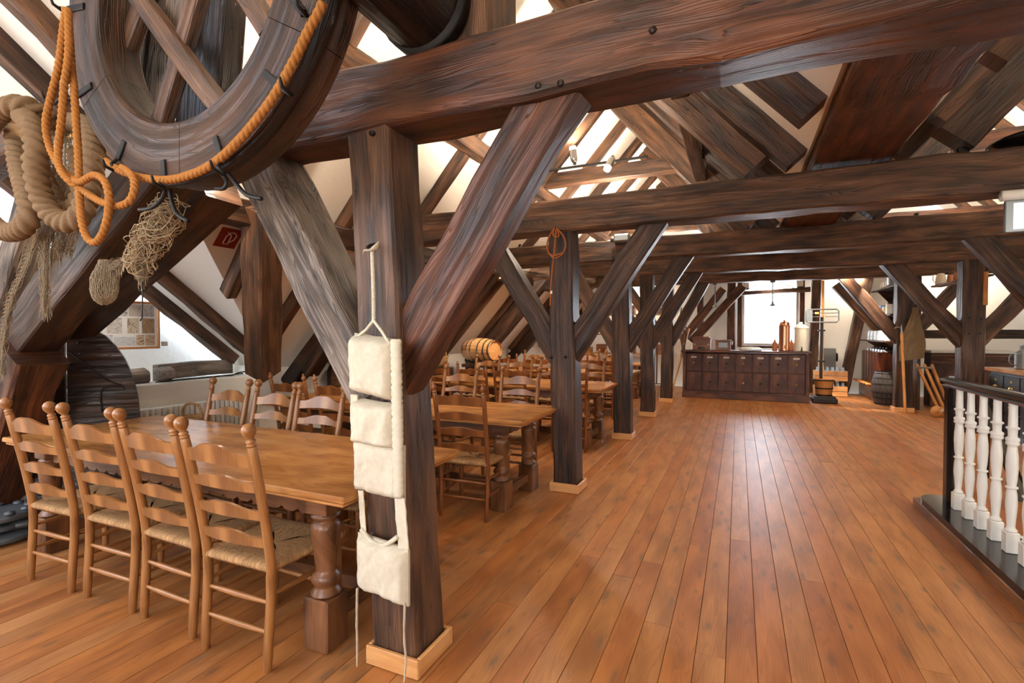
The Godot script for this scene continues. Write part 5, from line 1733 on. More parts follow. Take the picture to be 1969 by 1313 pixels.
# ---------------------------------------------------------------- drawer cabinet before the end window
func build_cabinet_corner() -> void:
	var o := thing("drawer_cabinet", "long dark mahogany cabinet of fourteen drawers with round knobs before the end window", "cabinet", Vector3(0.1, 0, -12.52))
	var w := 2.56
	var h := 1.075
	var zf := 0.28
	var g := G.new()
	g.box(Vector3(0, 0.56, -0.02), Vector3(w - 0.06, 0.94, 0.5), 0.006)
	part("body", g, M.mahogany, o)
	g = G.new()
	g.box(Vector3(0, h, 0), Vector3(w + 0.08, 0.045, 0.66), 0.012)
	part("top", g, M.mahogany, o)
	g = G.new()
	g.box(Vector3(0, 0.07, 0), Vector3(w + 0.02, 0.14, 0.58), 0.01)
	g.box(Vector3(0, 0.15, 0), Vector3(w, 0.03, 0.57), 0.008)
	part("plinth", g, M.mahogany, o)
	for s in [-1, 1]:
		g = G.new()
		g.box(Vector3(s * (w / 2 - 0.035), 0.6, 0.245), Vector3(0.07, 0.88, 0.05), 0.006)
		part("corner_post", g, M.mahogany, o)
	var dw := (w - 0.14) / 7.0
	for i in 7:
		for r in 2:
			var d := Node3D.new()
			d.name = "drawer"
			o.add_child(d, true)
			d.position = Vector3(-w / 2 + 0.07 + (i + 0.5) * dw, 0.82 - r * 0.435, 0.235)
			g = G.new()
			g.box(Vector3.ZERO, Vector3(dw - 0.022, 0.41, 0.04), 0.006)
			part("front", g, M.mahogany, d)
			g = G.new()
			g.lathe(Vector3(0, -0.01, 0.02), [[0.0, 0.03], [0.016, 0.028], [0.022, 0.02], [0.014, 0.01], [0.01, 0.0]], 12, Basis(Vector3.RIGHT, Vector3(0, 0, 1), Vector3(0, -1, 0)))
			part("knob", g, M.iron if i % 3 else M.brass, d)
			if r == 0:
				g = G.new()
				g.box(Vector3(0, 0.12, 0.022), Vector3(0.115 if i != 3 else 0.075, 0.036, 0.004), 0.001)
				part("label_plate", g, M.paper, d)
				g = G.new()
				g.box(Vector3(0, 0.12, 0.0245), Vector3(0.085 if i != 3 else 0.045, 0.012, 0.001), 0.0)
				part("ink_line", g, M.stone, d)
	var top := 1.098
	# wooden boxes
	var b1 := thing("wooden_box", "larger wooden box with a dark handle on the drawer cabinet, left of its twin", "box", Vector3(-0.78, top, -12.5))
	g = G.new()
	g.box(Vector3(0, 0.125, 0), Vector3(0.38, 0.25, 0.3), 0.004)
	part("body", g, M.beech_dark, b1)
	g = G.new()
	g.box(Vector3(0, 0.265, 0), Vector3(0.42, 0.03, 0.34), 0.006)
	g.box(Vector3(0, 0.295, -0.02), Vector3(0.34, 0.03, 0.26), 0.006)
	part("lid", g, M.beech_dark, b1)
	g = G.new()
	g.box(Vector3(0, 0.045, 0.153), Vector3(0.15, 0.05, 0.01), 0.004)
	g.tube([Vector3(-0.06, 0.05, 0.155), Vector3(-0.05, 0.065, 0.185), Vector3(0.05, 0.065, 0.185), Vector3(0.06, 0.05, 0.155)], 0.008, 8)
	part("handle", g, M.black_paint, b1)
	for s in [-1, 1]:
		g = G.new()
		g.box(Vector3(s * 0.15, 0.13, 0.152), Vector3(0.05, 0.03, 0.004), 0.001)
		part("plate", g, M.zinc, b1)
	var b2 := thing("wooden_box", "smaller wooden box with a worn grey label on the drawer cabinet", "box", Vector3(-0.32, top, -12.5))
	g = G.new()
	g.box(Vector3(0, 0.11, 0), Vector3(0.32, 0.22, 0.26), 0.004)
	part("body", g, M.beech_dark, b2)
	g = G.new()
	g.box(Vector3(0, 0.23, 0), Vector3(0.35, 0.02, 0.29), 0.004)
	part("lid", g, M.grey_wood, b2)
	g = G.new()
	g.box(Vector3(0, 0.12, 0.132), Vector3(0.19, 0.11, 0.004), 0.001)
	part("label_plate", g, M.zinc, b2)
	g = G.new()
	g.tube([Vector3(0.16, 0.2, 0), Vector3(0.19, 0.2, 0), Vector3(0.19, 0.13, 0.02)], 0.012, 8)
	part("crank", g, M.steel, b2)
	g = G.new()
	g.box(Vector3(-1.09, top + 0.05, -12.62), Vector3(0.13, 0.1, 0.14), 0.003)
	single("paper_box", g, M.paper, "small pale box behind the larger wooden box at the cabinet's left end", "box")
	# wrapped paper bundle
	g = G.new()
	g.lathe(Vector3(0.25, top, -12.55), [[0.0, 0.0], [0.22, 0.0], [0.24, 0.02], [0.23, 0.05], [0.18, 0.075], [0.0, 0.085]], 24, Basis.from_scale(Vector3(1, 1, 0.6)))
	single("paper_bundle", g, M.paper, "flat white wrapped bundle on the cabinet, left of the copper urn", "bundle")
	g = G.new()
	for i in 3: g.box(Vector3(0.3 + i * 0.03, top + 0.008 + i * 0.013, -12.3), Vector3(0.26, 0.012, 0.12), 0.003, Basis(Vector3.UP, 0.2 * i - 0.1))
	single("steel_clips", g, M.steel, "flat steel utensils lying before the white bundle on the cabinet", "utensils")
	# copper urn and earthenware dispenser
	var u := thing("copper_urn", "tall shiny copper urn with a domed lid on the drawer cabinet", "urn", Vector3(0.92, top, -12.5))
	g = G.new()
	g.lathe(Vector3.ZERO, [[0.0, 0.0], [0.115, 0.0], [0.118, 0.02], [0.112, 0.03], [0.112, 0.54], [0.128, 0.545], [0.128, 0.56], [0.11, 0.565]], 32)
	part("body", g, M.copper, u)
	g = G.new()
	g.lathe(Vector3(0, 0.565, 0), [[0.105, 0.0], [0.098, 0.06], [0.08, 0.075], [0.04, 0.085], [0.02, 0.09], [0.02, 0.105], [0.026, 0.115], [0.015, 0.13], [0.0, 0.132]], 28)
	part("lid", g, M.copper, u)
	g = G.new()
	g.tube([Vector3(0, 0.09, 0.1), Vector3(0, 0.09, 0.17), Vector3(0, 0.06, 0.18)], 0.014, 10)
	g.tube([Vector3(0, 0.09, 0.155), Vector3(0, 0.14, 0.155)], 0.008, 8)
	part("tap", g, M.brass, u)
	var e := thing("earthenware_dispenser", "cream earthenware water dispenser with a black tap beside the copper urn", "dispenser", Vector3(1.24, top, -12.5))
	g = G.new()
	g.lathe(Vector3.ZERO, [[0.0, 0.0], [0.13, 0.0], [0.135, 0.015], [0.132, 0.48], [0.15, 0.495], [0.15, 0.515], [0.142, 0.52]], 30)
	part("jar", g, M.ceramic, e)
	g = G.new()
	g.lathe(Vector3(0, 0.515, 0), [[0.146, 0.0], [0.12, 0.03], [0.06, 0.065], [0.03, 0.075], [0.028, 0.09], [0.034, 0.105], [0.02, 0.12], [0.0, 0.122]], 28)
	part("lid", g, M.ceramic, e)
	g = G.new()
	g.tube([Vector3(0, 0.04, 0.12), Vector3(0, 0.04, 0.18), Vector3(0, 0.01, 0.185)], 0.015, 10)
	g.tube([Vector3(0, 0.04, 0.165), Vector3(0, 0.1, 0.165)], 0.01, 8)
	part("tap", g, M.black_paint, e)
	for q in [[0.745, "brown bottle just left of the copper urn"], [1.075, "brown bottle between the copper urn and the cream dispenser"]]:
		g = G.new()
		g.lathe(Vector3(q[0], top, -12.68), [[0.0, 0.0], [0.05, 0.0], [0.052, 0.01], [0.052, 0.16], [0.03, 0.2], [0.018, 0.21], [0.018, 0.25], [0.0, 0.25]], 18)
		single("bottle", g, M.stoneware, q[1], "bottle", "brown bottles on the cabinet")
	# platform scale with a tub
	var s := thing("platform_scale", "old platform scale with a tall column and beam frame beside the cabinet", "scale", Vector3(1.68, 0, -12.55))
	g = G.new()
	g.box(Vector3(0, 0.06, 0), Vector3(0.46, 0.1, 0.46), 0.012)
	g.box(Vector3(0, 0.125, 0), Vector3(0.4, 0.03, 0.4), 0.006)
	part("platform", g, M.iron, s)
	g = G.new()
	g.box(Vector3(-0.03, 0.98, -0.18), Vector3(0.06, 1.72, 0.04), 0.005)
	g.box(Vector3(-0.03, 1.55, -0.16), Vector3(0.14, 0.035, 0.03), 0.004)
	g.box(Vector3(-0.03, 0.88, -0.16), Vector3(0.14, 0.035, 0.03), 0.004)
	part("column", g, M.iron, s)
	g = G.new()
	var loop := []
	for p in [Vector3(-0.3, 1.73, 0), Vector3(0.24, 1.73, 0), Vector3(0.275, 1.77, 0), Vector3(0.275, 1.97, 0), Vector3(0.24, 2.01, 0), Vector3(-0.3, 2.01, 0), Vector3(-0.335, 1.97, 0), Vector3(-0.335, 1.77, 0), Vector3(-0.3, 1.73, 0)]: loop.append(p + Vector3(0.0, 0, -0.13))
	g.tube(loop, 0.016, 10)
	g.box(Vector3(-0.27, 1.87, -0.13), Vector3(0.13, 0.27, 0.02), 0.006)
	part("beam_frame", g, M.zinc, s)
	for y in [1.93, 1.85]:
		g = G.new()
		g.tube([Vector3(-0.22, y, -0.13), Vector3(0.26, y, -0.13)], 0.008, 8)
		part("weigh_beam", g, M.steel, s)
	g = G.new()
	g.box(Vector3(-0.12, 1.93, -0.13), Vector3(0.07, 0.05, 0.04), 0.005)
	g.box(Vector3(0.03, 1.85, -0.13), Vector3(0.03, 0.035, 0.03), 0.005)
	part("poise", g, M.brass, s)
	var tb := thing("wooden_tub", "small wooden tub with two iron hoops standing on the platform scale", "tub", Vector3(1.68, 0.141, -12.52))
	var n := 16
	for i in n:
		g = G.new()
		var rows := []
		for q in [[0.145, 0.0], [0.185, 0.36], [0.168, 0.36], [0.13, 0.02]]:
			var r := PackedVector3Array()
			for j in 3:
				var a := TAU * (i + 0.03 + 0.47 * j) / n
				r.append(Vector3(cos(a) * q[0], q[1], -sin(a) * q[0]))
			rows.append(r)
		g.grid(rows, false)
		part("stave", g, M.table, tb)
	g = G.new()
	g.lathe(Vector3(0, 0.03, 0), [[0.0, 0.0], [0.14, 0.0]], 20)
	part("bottom", g, M.table, tb)
	for q in [[0.145, 0.008, 0.04], [0.165, 0.16, 0.03], [0.186, 0.335, 0.025]]:
		g = G.new()
		g.lathe(Vector3(0, q[1], 0), [[q[0] + 0.001, 0.0], [q[0] + 0.006, 0.002], [q[0] + 0.009, q[2] - 0.002], [q[0] + 0.003, q[2]]], 28)
		part("hoop", g, M.iron_dark, tb)
	# pole standing behind the scale
	g = G.new()
	g.box(Vector3(1.70, 1.33, -13.0), Vector3(0.055, 2.66, 0.04), 0.004)
	single("measuring_rod", g, M.light_wood, "upright pale wooden rod behind the scale, reaching the farthest tie beam", "rod")
	# pendants and wall lamps
	for q in [[-0.455, "left of the two thin pendant lamps over the drawer cabinet"], [0.62, "thin pendant lamp hanging in front of the end window"]]:
		var pd := thing("pendant_lamp", q[1], "lamp", Vector3(q[0], 0, -11.33))
		g = G.new()
		g.tube([Vector3(0, 2.53, 0), Vector3(0, 2.12, 0)], 0.011, 8)
		g.tube([Vector3(0, 2.54, 0), Vector3(0, 2.51, 0)], 0.045, 12)
		part("stem", g, M.zinc, pd)
		g = G.new()
		g.lathe(Vector3(0, 2.04, 0), [[0.05, 0.0], [0.045, 0.03], [0.02, 0.05], [0.02, 0.09], [0.0, 0.1]], 16)
		part("shade", g, M.zinc, pd)
	for q in [[0.18, "rounded pale wall lamp at the left end of the window lintel"], [1.40, "square pale wall lamp at the right end of the window lintel"]]:
		var wl := thing("wall_lamp", q[1], "lamp", Vector3(q[0], 2.62, -14.42))
		g = G.new()
		g.box(Vector3(0, 0.13, 0), Vector3(0.13, 0.2, 0.1), 0.03)
		part("shade", g, M.plaster, wl)
		g = G.new()
		g.box(Vector3(0, 0.015, 0.0), Vector3(0.12, 0.03, 0.1), 0.004)
		part("base", g, M.iron, wl)
	# crates of bottles and the grey machine behind
	for lv in 2:
		var c := crate(Vector3(2.0, lv * 0.36, -14.0), Vector3(0.66, 0.24, 0.36), ["lower pale crate of glass bottles behind the scale", "upper pale crate of glass bottles behind the scale"][lv], M.skirt)
		c.set_meta("group", "bottle crates")
		for i in 6:
			for j in 2:
				g = G.new()
				g.lathe(Vector3(1.745 + i * 0.102, lv * 0.36 + 0.018, -14.08 + j * 0.16), [[0.0, 0.0], [0.038, 0.0], [0.04, 0.01], [0.04, 0.2], [0.026, 0.25], [0.02, 0.26], [0.024, 0.27], [0.024, 0.3], [0.018, 0.3], [0.018, 0.27], [0.034, 0.2], [0.034, 0.016], [0.0, 0.012]], 14)
				single("glass_bottle", g, M.bottle, "%s clear bottle from the left, %s row of the %s crate" % [ORD[i], ["rear", "front"][j], ["lower", "upper"][lv]], "bottle", ["bottles in the lower crate", "bottles in the upper crate"][lv])
	var mc := thing("grey_machine", "grey metal box machine with a wheel at its side, behind the bottle crates", "machine", Vector3(2.02, 0, -14.38))
	g = G.new()
	g.box(Vector3(0, 0.56, 0), Vector3(0.28, 1.12, 0.22), 0.012)
	part("housing", g, M.stone, mc)
	g = G.new()
	g.lathe(Vector3(0.16, 0.9, 0), [[0.0, 0.0], [0.1, 0.0], [0.11, 0.012], [0.1, 0.025], [0.0, 0.025]], 18, Basis(Vector3(0, 0, 1), Vector3.RIGHT, Vector3(0, 1, 0)))
	part("handwheel", g, M.iron, mc)
	# dark barrel
	barrel("barrel", Vector3(2.86, 0, -12.72), 0.235, 0.30, 0.69, M.barrel, M.iron_dark, "dark barrel with iron hoops on the boards before the brown canisters")
	# row of brown canisters along the wall shelf
	for i in 6:
		var z := -13.15 - i * 0.26
		var cn := thing("canister", ["nearest tall brown lidded canister, right above the dark barrel", "second tall brown canister of the row under the jar shelf", "third tall brown canister of the row under the jar shelf", "fourth tall brown canister of the row under the jar shelf", "fifth tall brown canister of the row under the jar shelf", "farthest tall brown canister of the row under the jar shelf"][i], "canister", Vector3(2.92, 0.28, z), 0.0, "brown canisters under the jar shelf")
		g = G.new()
		g.box(Vector3(0, 0.4, 0), Vector3(0.38, 0.8, 0.23), 0.014)
		part("body", g, M.canister, cn)
		g = G.new()
		g.lathe(Vector3(0, 0.8, 0), [[0.12, 0.0], [0.12, 0.05], [0.09, 0.065], [0.03, 0.07], [0.02, 0.085], [0.024, 0.1], [0.0, 0.105]], 20)
		part("lid", g, M.steel, cn)
		g = G.new()
		g.tube([Vector3(-0.19, 0.08, 0), Vector3(-0.27, 0.08, 0)], 0.02, 10)
		part("spout", g, M.brass, cn)
		g = G.new()
		g.tube([Vector3(-0.26, 0.09, 0.0), Vector3(-0.38, 0.1, 0.03)], 0.022, 10)
		part("wooden_handle", g, M.light_wood, cn)
	g = G.new()
	g.box(Vector3(2.92, 0.14, -13.8), Vector3(0.46, 0.28, 1.6), 0.006)
	single("plinth", g, M.walnut, "low wooden plinth under the row of brown canisters", "plinth")
	# board wall and three bracket shelves
	g = G.new()
	g.box(Vector3(3.2, 1.4, -13.2), Vector3(0.05, 2.8, 2.2), 0.004)
	single("board_partition", g, M.oak_dark, "dark board partition behind the bracket shelves in the corner", "partition")
	var hs := [1.34, 1.88, 2.47]
	for i in 3:
		var sh := thing("shelf", ["lowest bracket shelf, holding glass jars and a coffee grinder", "middle bracket shelf, holding paper packets and a yellow tin", "highest bracket shelf, holding a big pot"][i], "shelf", Vector3(2.95, hs[i], -13.2), 0.0, "bracket shelves in the corner")
		g = G.new()
		g.box(Vector3(-0.06 + i * 0.05, -0.015, 0.0), Vector3(0.5 - i * 0.1, 0.03, 2.1), 0.004)
		part("board", g, M.oak_dark, sh)
		for z in [0.9, -0.7]:
			g = G.new()
			g.extrude(PackedVector2Array([Vector2(0.22, -0.03), Vector2(-0.26 + i * 0.1, -0.03), Vector2(0.22, -0.36)]), 0.03, Transform3D(Basis.IDENTITY, Vector3(0, 0, z)))
			part("bracket", g, M.oak, sh)
	# on the shelves
	for q in [[2.70, -12.55, "glass jar lying on the lowest shelf, nearest of the row"], [2.70, -12.85, "glass jar on the lowest shelf, second of the row"], [2.70, -13.15, "glass jar on the lowest shelf, third of the row"], [2.70, -13.45, "glass jar on the lowest shelf, fourth of the row"]]:
		g = G.new()
		g.lathe(Vector3(q[0], hs[0], q[1]), [[0.0, 0.0], [0.07, 0.0], [0.075, 0.012], [0.075, 0.15], [0.06, 0.18], [0.064, 0.185], [0.064, 0.205], [0.056, 0.205], [0.054, 0.18], [0.068, 0.15], [0.068, 0.016], [0.0, 0.012]], 18)
		single("glass_jar", g, M.bottle, q[2], "jar", "glass jars on the lowest shelf")
	var cg := thing("coffee_grinder", "dark coffee grinder with a brass funnel and crank on the lowest shelf", "grinder", Vector3(2.86, hs[0], -12.26))
	g = G.new()
	g.box(Vector3(0, 0.075, 0), Vector3(0.16, 0.15, 0.16), 0.006)
	part("body", g, M.black_paint, cg)
	g = G.new()
	g.lathe(Vector3(0, 0.15, 0), [[0.03, 0.0], [0.045, 0.02], [0.075, 0.07], [0.07, 0.085], [0.03, 0.11], [0.02, 0.13], [0.0, 0.135]], 20)
	part("funnel", g, M.brass, cg)
	g = G.new()
	g.tube([Vector3(0, 0.27, 0), Vector3(-0.04, 0.3, 0.02), Vector3(-0.06, 0.32, 0.02)], 0.01, 8)
	part("crank", g, M.iron, cg)
	for q in [[2.74, hs[0], -12.28, 0.1, 0.12, M.paper, "small white label tin left of the coffee grinder"], [3.03, hs[0], -12.3, 0.12, 0.17, M.paper, "pale tin right of the coffee grinder"], [2.78, hs[1], -12.4, 0.1, 0.2, M.paper, "white paper packet on the middle shelf, nearest"], [2.78, hs[1], -12.62, 0.12, 0.16, M.canvas, "cream packet on the middle shelf, second"], [2.78, hs[1], -12.9, 0.1, 0.2, M.blue, "blue and white packet on the middle shelf"]]:
		g = G.new()
		g.box(Vector3(q[0], q[1] + q[4] / 2, q[2]), Vector3(q[3], q[4], q[3]), 0.006)
		single("packet", g, q[5], q[6], "packet", "packets on the corner shelves")
	g = G.new()
	g.box(Vector3(3.0, hs[1] + 0.16, -12.5), Vector3(0.2, 0.32, 0.26), 0.012)
	single("yellow_tin", g, M.yellow, "tall yellow tin on the middle shelf", "tin")
	var pot := thing("cooking_pot", "big grey cooking pot on the highest shelf, under the tie beam", "pot", Vector3(2.92, hs[2], -12.5))
	g = G.new()
	g.lathe(Vector3.ZERO, [[0.0, 0.0], [0.155, 0.0], [0.165, 0.02], [0.165, 0.24], [0.172, 0.245], [0.16, 0.245], [0.158, 0.03], [0.0, 0.02]], 28)
	part("bowl", g, M.steel, pot)
	g = G.new()
	g.tube([Vector3(0.16, 0.16, 0.03), Vector3(0.21, 0.16, 0.02), Vector3(0.21, 0.16, -0.02), Vector3(0.16, 0.16, -0.03)], 0.008, 6)
	part("handle", g, M.steel, pot)
	for i in 3:
		g = G.new()
		g.lathe(Vector3(2.86, hs[2], -12.85 - i * 0.2), [[0.0, 0.0], [0.05, 0.0], [0.055, 0.02], [0.055, 0.12], [0.05, 0.12], [0.05, 0.02], [0.0, 0.012]], 14)
		single("white_mug", g, M.ceramic, "%s white mug behind the pot on the highest shelf" % ORD[i], "mug", "white mugs on the highest shelf")

func barrel(called: String, at: Vector3, r0: float, r1: float, h: float, wm: Material, hm: Material, label: String, basis := Basis.IDENTITY) -> void:
	var o := thing(called, label, "barrel", at)
	o.basis = basis
	var n := 20
	var prof := func(t: float) -> float: return lerpf(r0, r1, sin(t * PI))
	for i in n:
		var g := G.new()
		var rows := []
		for q in 11:
			var t := q / 10.0
			var rr: float = prof.call(t)
			var r := PackedVector3Array()
			for j in 4:
				var a := TAU * (i + 0.02 + 0.32 * j) / n
				var e := 0.004 if (j == 0 or j == 3) else 0.0
				r.append(Vector3(cos(a) * (rr - e), h * t, -sin(a) * (rr - e)))
			rows.append(r)
		g.grid(rows, false)
		part("stave", g, wm, o)
	for y in [0.025, h - 0.03]:
		var g := G.new()
		g.lathe(Vector3(0, y, 0), [[r0 * 0.98, -0.008], [r0 * 0.9, 0.0], [0.0, 0.0]] if y > 0.1 else [[0.0, 0.0], [r0, 0.0]], 24)
		part("head", g, wm, o)
	for t in [0.03, 0.2, 0.36, 0.62, 0.8, 0.94]:
		var g := G.new()
		var ra: float = prof.call(t) + 0.001
		var rb: float = prof.call(t + 0.035) + 0.001
		g.lathe(Vector3(0, h * t, 0), [[ra, 0.0], [ra + 0.004, 0.0], [rb + 0.004, h * 0.04], [rb, h * 0.04]], 32)
		part("hoop", g, hm, o)

# ---------------------------------------------------------------- right-hand side
func build_right_side() -> void:
	# sack on the post
	var sk := G.new()
	var nz := FastNoiseLite.new()
	nz.seed = 3
	nz.frequency = 3.0
	var rows := []
	for i in 21:
		var f := i / 20.0
		var r := PackedVector3Array()
		for j in 19:
			var t := j / 18.0 * 2 - 1
			var w := lerpf(0.20, 0.05, smoothstep(0.25, 1.0, f)) if f > 0.25 else lerpf(0.185, 0.20, f * 4)
			var y := 1.0 + 0.98 * f + (0.03 * t if f < 0.1 else 0.0)
			r.append(Vector3(2.98 + t * w + 0.06 * f - 0.03, y, -11.6 + 0.05 * (1 - t * t) * (1 - f * 0.5) + 0.03 * nz.get_noise_2d(t * 0.5, f * 1.5)))
		rows.append(r)
	sk.sheet(rows, 0.006)
	single("burlap_sack", sk, M.sack, "brown burlap sack hanging on the post beside the barrel", "sack")
	# long boat hook leaning on the post
	var bh := thing("boat_hook", "long pale pole with an iron hook leaning on the post left of the sack", "pole", Vector3.ZERO)
	var g := G.new()
	g.tube([Vector3(2.86, 0.004, -11.55), Vector3(2.80, 1.5, -11.6)], 0.024, 12)
	part("shaft", g, M.light_wood, bh)
	g = G.new()
	g.tube([Vector3(2.80, 1.48, -11.6), Vector3(2.795, 1.66, -11.605)], [0.026, 0.006], 10)
	g.tube(smooth([Vector3(2.80, 1.55, -11.6), Vector3(2.77, 1.6, -11.6), Vector3(2.72, 1.61, -11.6), Vector3(2.69, 1.585, -11.6)], 10), 0.009, 8)
	part("hook", g, M.steel, bh)
	# sack barrow with one wheel
	var tr := thing("sack_barrow", "old wooden barrow of three bars with a small wheel, leaning under the sack", "barrow", Vector3.ZERO)
	for q in [[Vector3(3.02, 0.92, -11.55), Vector3(3.30, 0.08, -11.3)], [Vector3(3.13, 0.92, -11.55), Vector3(3.38, 0.08, -11.3)], [Vector3(3.24, 0.92, -11.55), Vector3(3.46, 0.08, -11.3)]]:
		g = G.new()
		g.beam(q[0], q[1], 0.04, 0.05, Vector3(0, 0.3, 1), 0.005)
		part("bar", g, M.table, tr)
	g = G.new()
	g.beam(Vector3(2.99, 0.86, -11.51), Vector3(3.27, 0.86, -11.51), 0.05, 0.035, Vector3.UP, 0.004)
	part("crossbar", g, M.grey_wood, tr)
	g = G.new()
	g.lathe(Vector3(3.24, 0.102, -11.22), [[0.0, -0.03], [0.1, -0.028], [0.1, 0.028], [0.0, 0.03]], 24, Basis(Vector3.RIGHT, Vector3(0, 0, 1), Vector3(0, -1, 0)))
	part("wheel", g, M.table, tr)
	# square milk can and black box behind the banister
	var cn := thing("square_can", "square grey metal can with a round lid, left of the broad post", "can", Vector3(3.3, 0, -10.25))
	g = G.new()
	g.box(Vector3(0, 0.4, 0), Vector3(0.34, 0.8, 0.3), 0.02)
	part("body", g, M.zinc, cn)
	g = G.new()
	g.lathe(Vector3(0.03, 0.8, 0), [[0.1, 0.0], [0.1, 0.05], [0.105, 0.055], [0.105, 0.09], [0.0, 0.095]], 22)
	part("lid", g, M.steel, cn)
	# bank of black drawers facing the aisle
	var o := thing("drawer_counter", "black counter of drawers with brass cup pulls at the right edge", "counter", Vector3(3.98, 0, -8.6))
	g = G.new()
	g.box(Vector3(0, 0.48, 0), Vector3(0.9, 0.9, 2.8), 0.006)
	part("body", g, M.black_wood, o)
	g = G.new()
	g.box(Vector3(-0.02, 0.955, 0), Vector3(1.02, 0.05, 2.9), 0.01)
	part("top", g, M.table, o)
	g = G.new()
	g.box(Vector3(-0.02, 0.05, 0), Vector3(0.95, 0.1, 2.84), 0.006)
	part("plinth", g, M.black_paint, o)
	for i in 6:
		for r in 3:
			var d := Node3D.new()
			d.name = "drawer"
			o.add_child(d, true)
			d.position = Vector3(-0.46, 0.76 - r * 0.27, -1.16 + i * 0.465)
			g = G.new()
			g.box(Vector3.ZERO, Vector3(0.03, 0.25, 0.44), 0.005)
			part("front", g, M.black_wood, d)
			g = G.new()
			var hp := []
			for q in 6:
				var a := PI * q / 5.0 / 2.0
				var row := PackedVector3Array()
				for j in 9:
					var b := PI * j / 8.0
					row.append(Vector3(-0.017 - 0.03 * sin(b) * sin(a), -0.05 + 0.035 * cos(a), -0.045 * cos(b) * sin(a)))
				hp.append(row)
			g.grid(hp, false, 1, 1, true)
			part("cup_pull", g, M.brass, d)
			g = G.new()
			g.box(Vector3(-0.017, 0.05, 0), Vector3(0.006, 0.035, 0.06), 0.001)
			part("label_holder", g, M.brass, d)
	# watering-can shaped tin jug on the counter
	var j := thing("tin_jug", "tall dull tin jug with a spout and lid on the black drawer counter", "jug", Vector3(3.78, 0.981, -9.62))
	g = G.new()
	g.lathe(Vector3.ZERO, [[0.0, 0.0], [0.115, 0.0], [0.12, 0.01], [0.12, 0.22], [0.11, 0.24], [0.065, 0.275], [0.062, 0.31], [0.066, 0.315], [0.066, 0.335], [0.03, 0.35], [0.012, 0.355], [0.012, 0.375], [0.0, 0.38]], 28)
	part("body", g, M.zinc, j)
	g = G.new()
	g.tube([Vector3(0.1, 0.1, 0), Vector3(0.17, 0.22, 0), Vector3(0.24, 0.34, 0)], [0.025, 0.02, 0.016], 10)
	part("spout", g, M.zinc, j)
	g = G.new()
	g.tube(smooth([Vector3(-0.11, 0.21, 0), Vector3(-0.17, 0.2, 0), Vector3(-0.18, 0.1, 0), Vector3(-0.12, 0.05, 0)], 12), 0.007, 6)
	part("handle", g, M.zinc, j)
	# panelled bar along the far right, lit ledge on top
	var br := thing("panelled_bar", "brown panelled bar with a brightly lit top, far right behind the broad post", "bar", Vector3(4.75, 0, -12.9))
	g = G.new()
	g.box(Vector3(0, 0.55, 0), Vector3(2.4, 1.1, 0.4), 0.006)
	part("body", g, M.mahogany, br)
	g = G.new()
	g.box(Vector3(0, 1.125, 0.06), Vector3(2.5, 0.05, 0.62), 0.01)
	part("top", g, M.white_paint, br)
	g = G.new()
	g.box(Vector3(0, 1.05, 0.22), Vector3(2.4, 0.06, 0.05), 0.015)
	g.box(Vector3(0, 0.96, 0.215), Vector3(2.4, 0.04, 0.03), 0.01)
	part("moulding", g, M.walnut, br)
	for i in 4:
		g = G.new()
		g.box(Vector3(-0.9 + i * 0.6, 0.5, 0.205), Vector3(0.5, 0.75, 0.02), 0.008)
		part("panel", g, M.mahogany, br)
	timber("rail_timber", Vector3(3.45, 1.47, -13.2), Vector3(6.2, 1.47, -13.2), 0.16, 0.18, M.oak_dark, "dark horizontal timber above the lit bar at the right", "beam")
	# shelf with copper mugs over the aisle
	var ms := thing("mug_shelf", "narrow pale shelf under the beams holding a row of copper mugs", "shelf", Vector3(3.22, 2.33, -10.3))
	g = G.new()
	g.box(Vector3(0, 0, 0), Vector3(0.16, 0.03, 2.0), 0.004)
	part("board", g, M.grey_wood, ms)
	for z in [0.9, -0.85]:
		g = G.new()
		g.box(Vector3(0.02, 0.1, z), Vector3(0.05, 0.22, 0.05), 0.004)
		part("hanger", g, M.oak_dark, ms)
	for i in 4:
		g = G.new()
		var hh: float = [0.2, 0.19, 0.13, 0.12][i]
		var at := Vector3(3.21, 2.346, -9.75 - i * 0.28)
		g.lathe(at, [[0.0, 0.0], [0.06, 0.0], [0.062, 0.01], [0.052, hh * 0.6], [0.05, hh], [0.044, hh], [0.046, hh * 0.6], [0.0, 0.015]], 20)
		g.tube(smooth([at + Vector3(0, hh * 0.85, -0.05), at + Vector3(0, hh * 0.8, -0.09), at + Vector3(0, hh * 0.3, -0.09), at + Vector3(0, hh * 0.2, -0.055)], 10), 0.007, 6)
		single("copper_mug", g, M.copper, ["tall copper mug on the narrow shelf, nearest the broad post", "tall copper mug on the narrow shelf, second from the broad post", "small copper mug on the narrow shelf, third from the broad post", "small copper mug on the narrow shelf, farthest from the broad post"][i], "mug", "copper mugs on the narrow shelf")
	var kt := thing("enamel_kettle", "pale enamel jug at the far end of the copper mug shelf", "jug", Vector3(3.21, 2.346, -11.05))
	g = G.new()
	g.lathe(Vector3.ZERO, [[0.0, 0.0], [0.075, 0.0], [0.08, 0.03], [0.07, 0.13], [0.05, 0.17], [0.055, 0.19], [0.0, 0.2]], 20)
	part("body", g, M.ceramic, kt)
	g = G.new()
	g.tube(smooth([Vector3(-0.05, 0.16, 0), Vector3(-0.1, 0.17, 0), Vector3(-0.11, 0.08, 0), Vector3(-0.075, 0.04, 0)], 10), 0.008, 6)
	part("handle", g, M.ceramic, kt)
	g = G.new()
	g.box(Vector3(3.10, 2.12, -8.99), Vector3(0.05, 0.46, 0.03), 0.004)
	single("wooden_lath", g, M.table, "short yellow lath hanging on the front of the broad post", "lath")
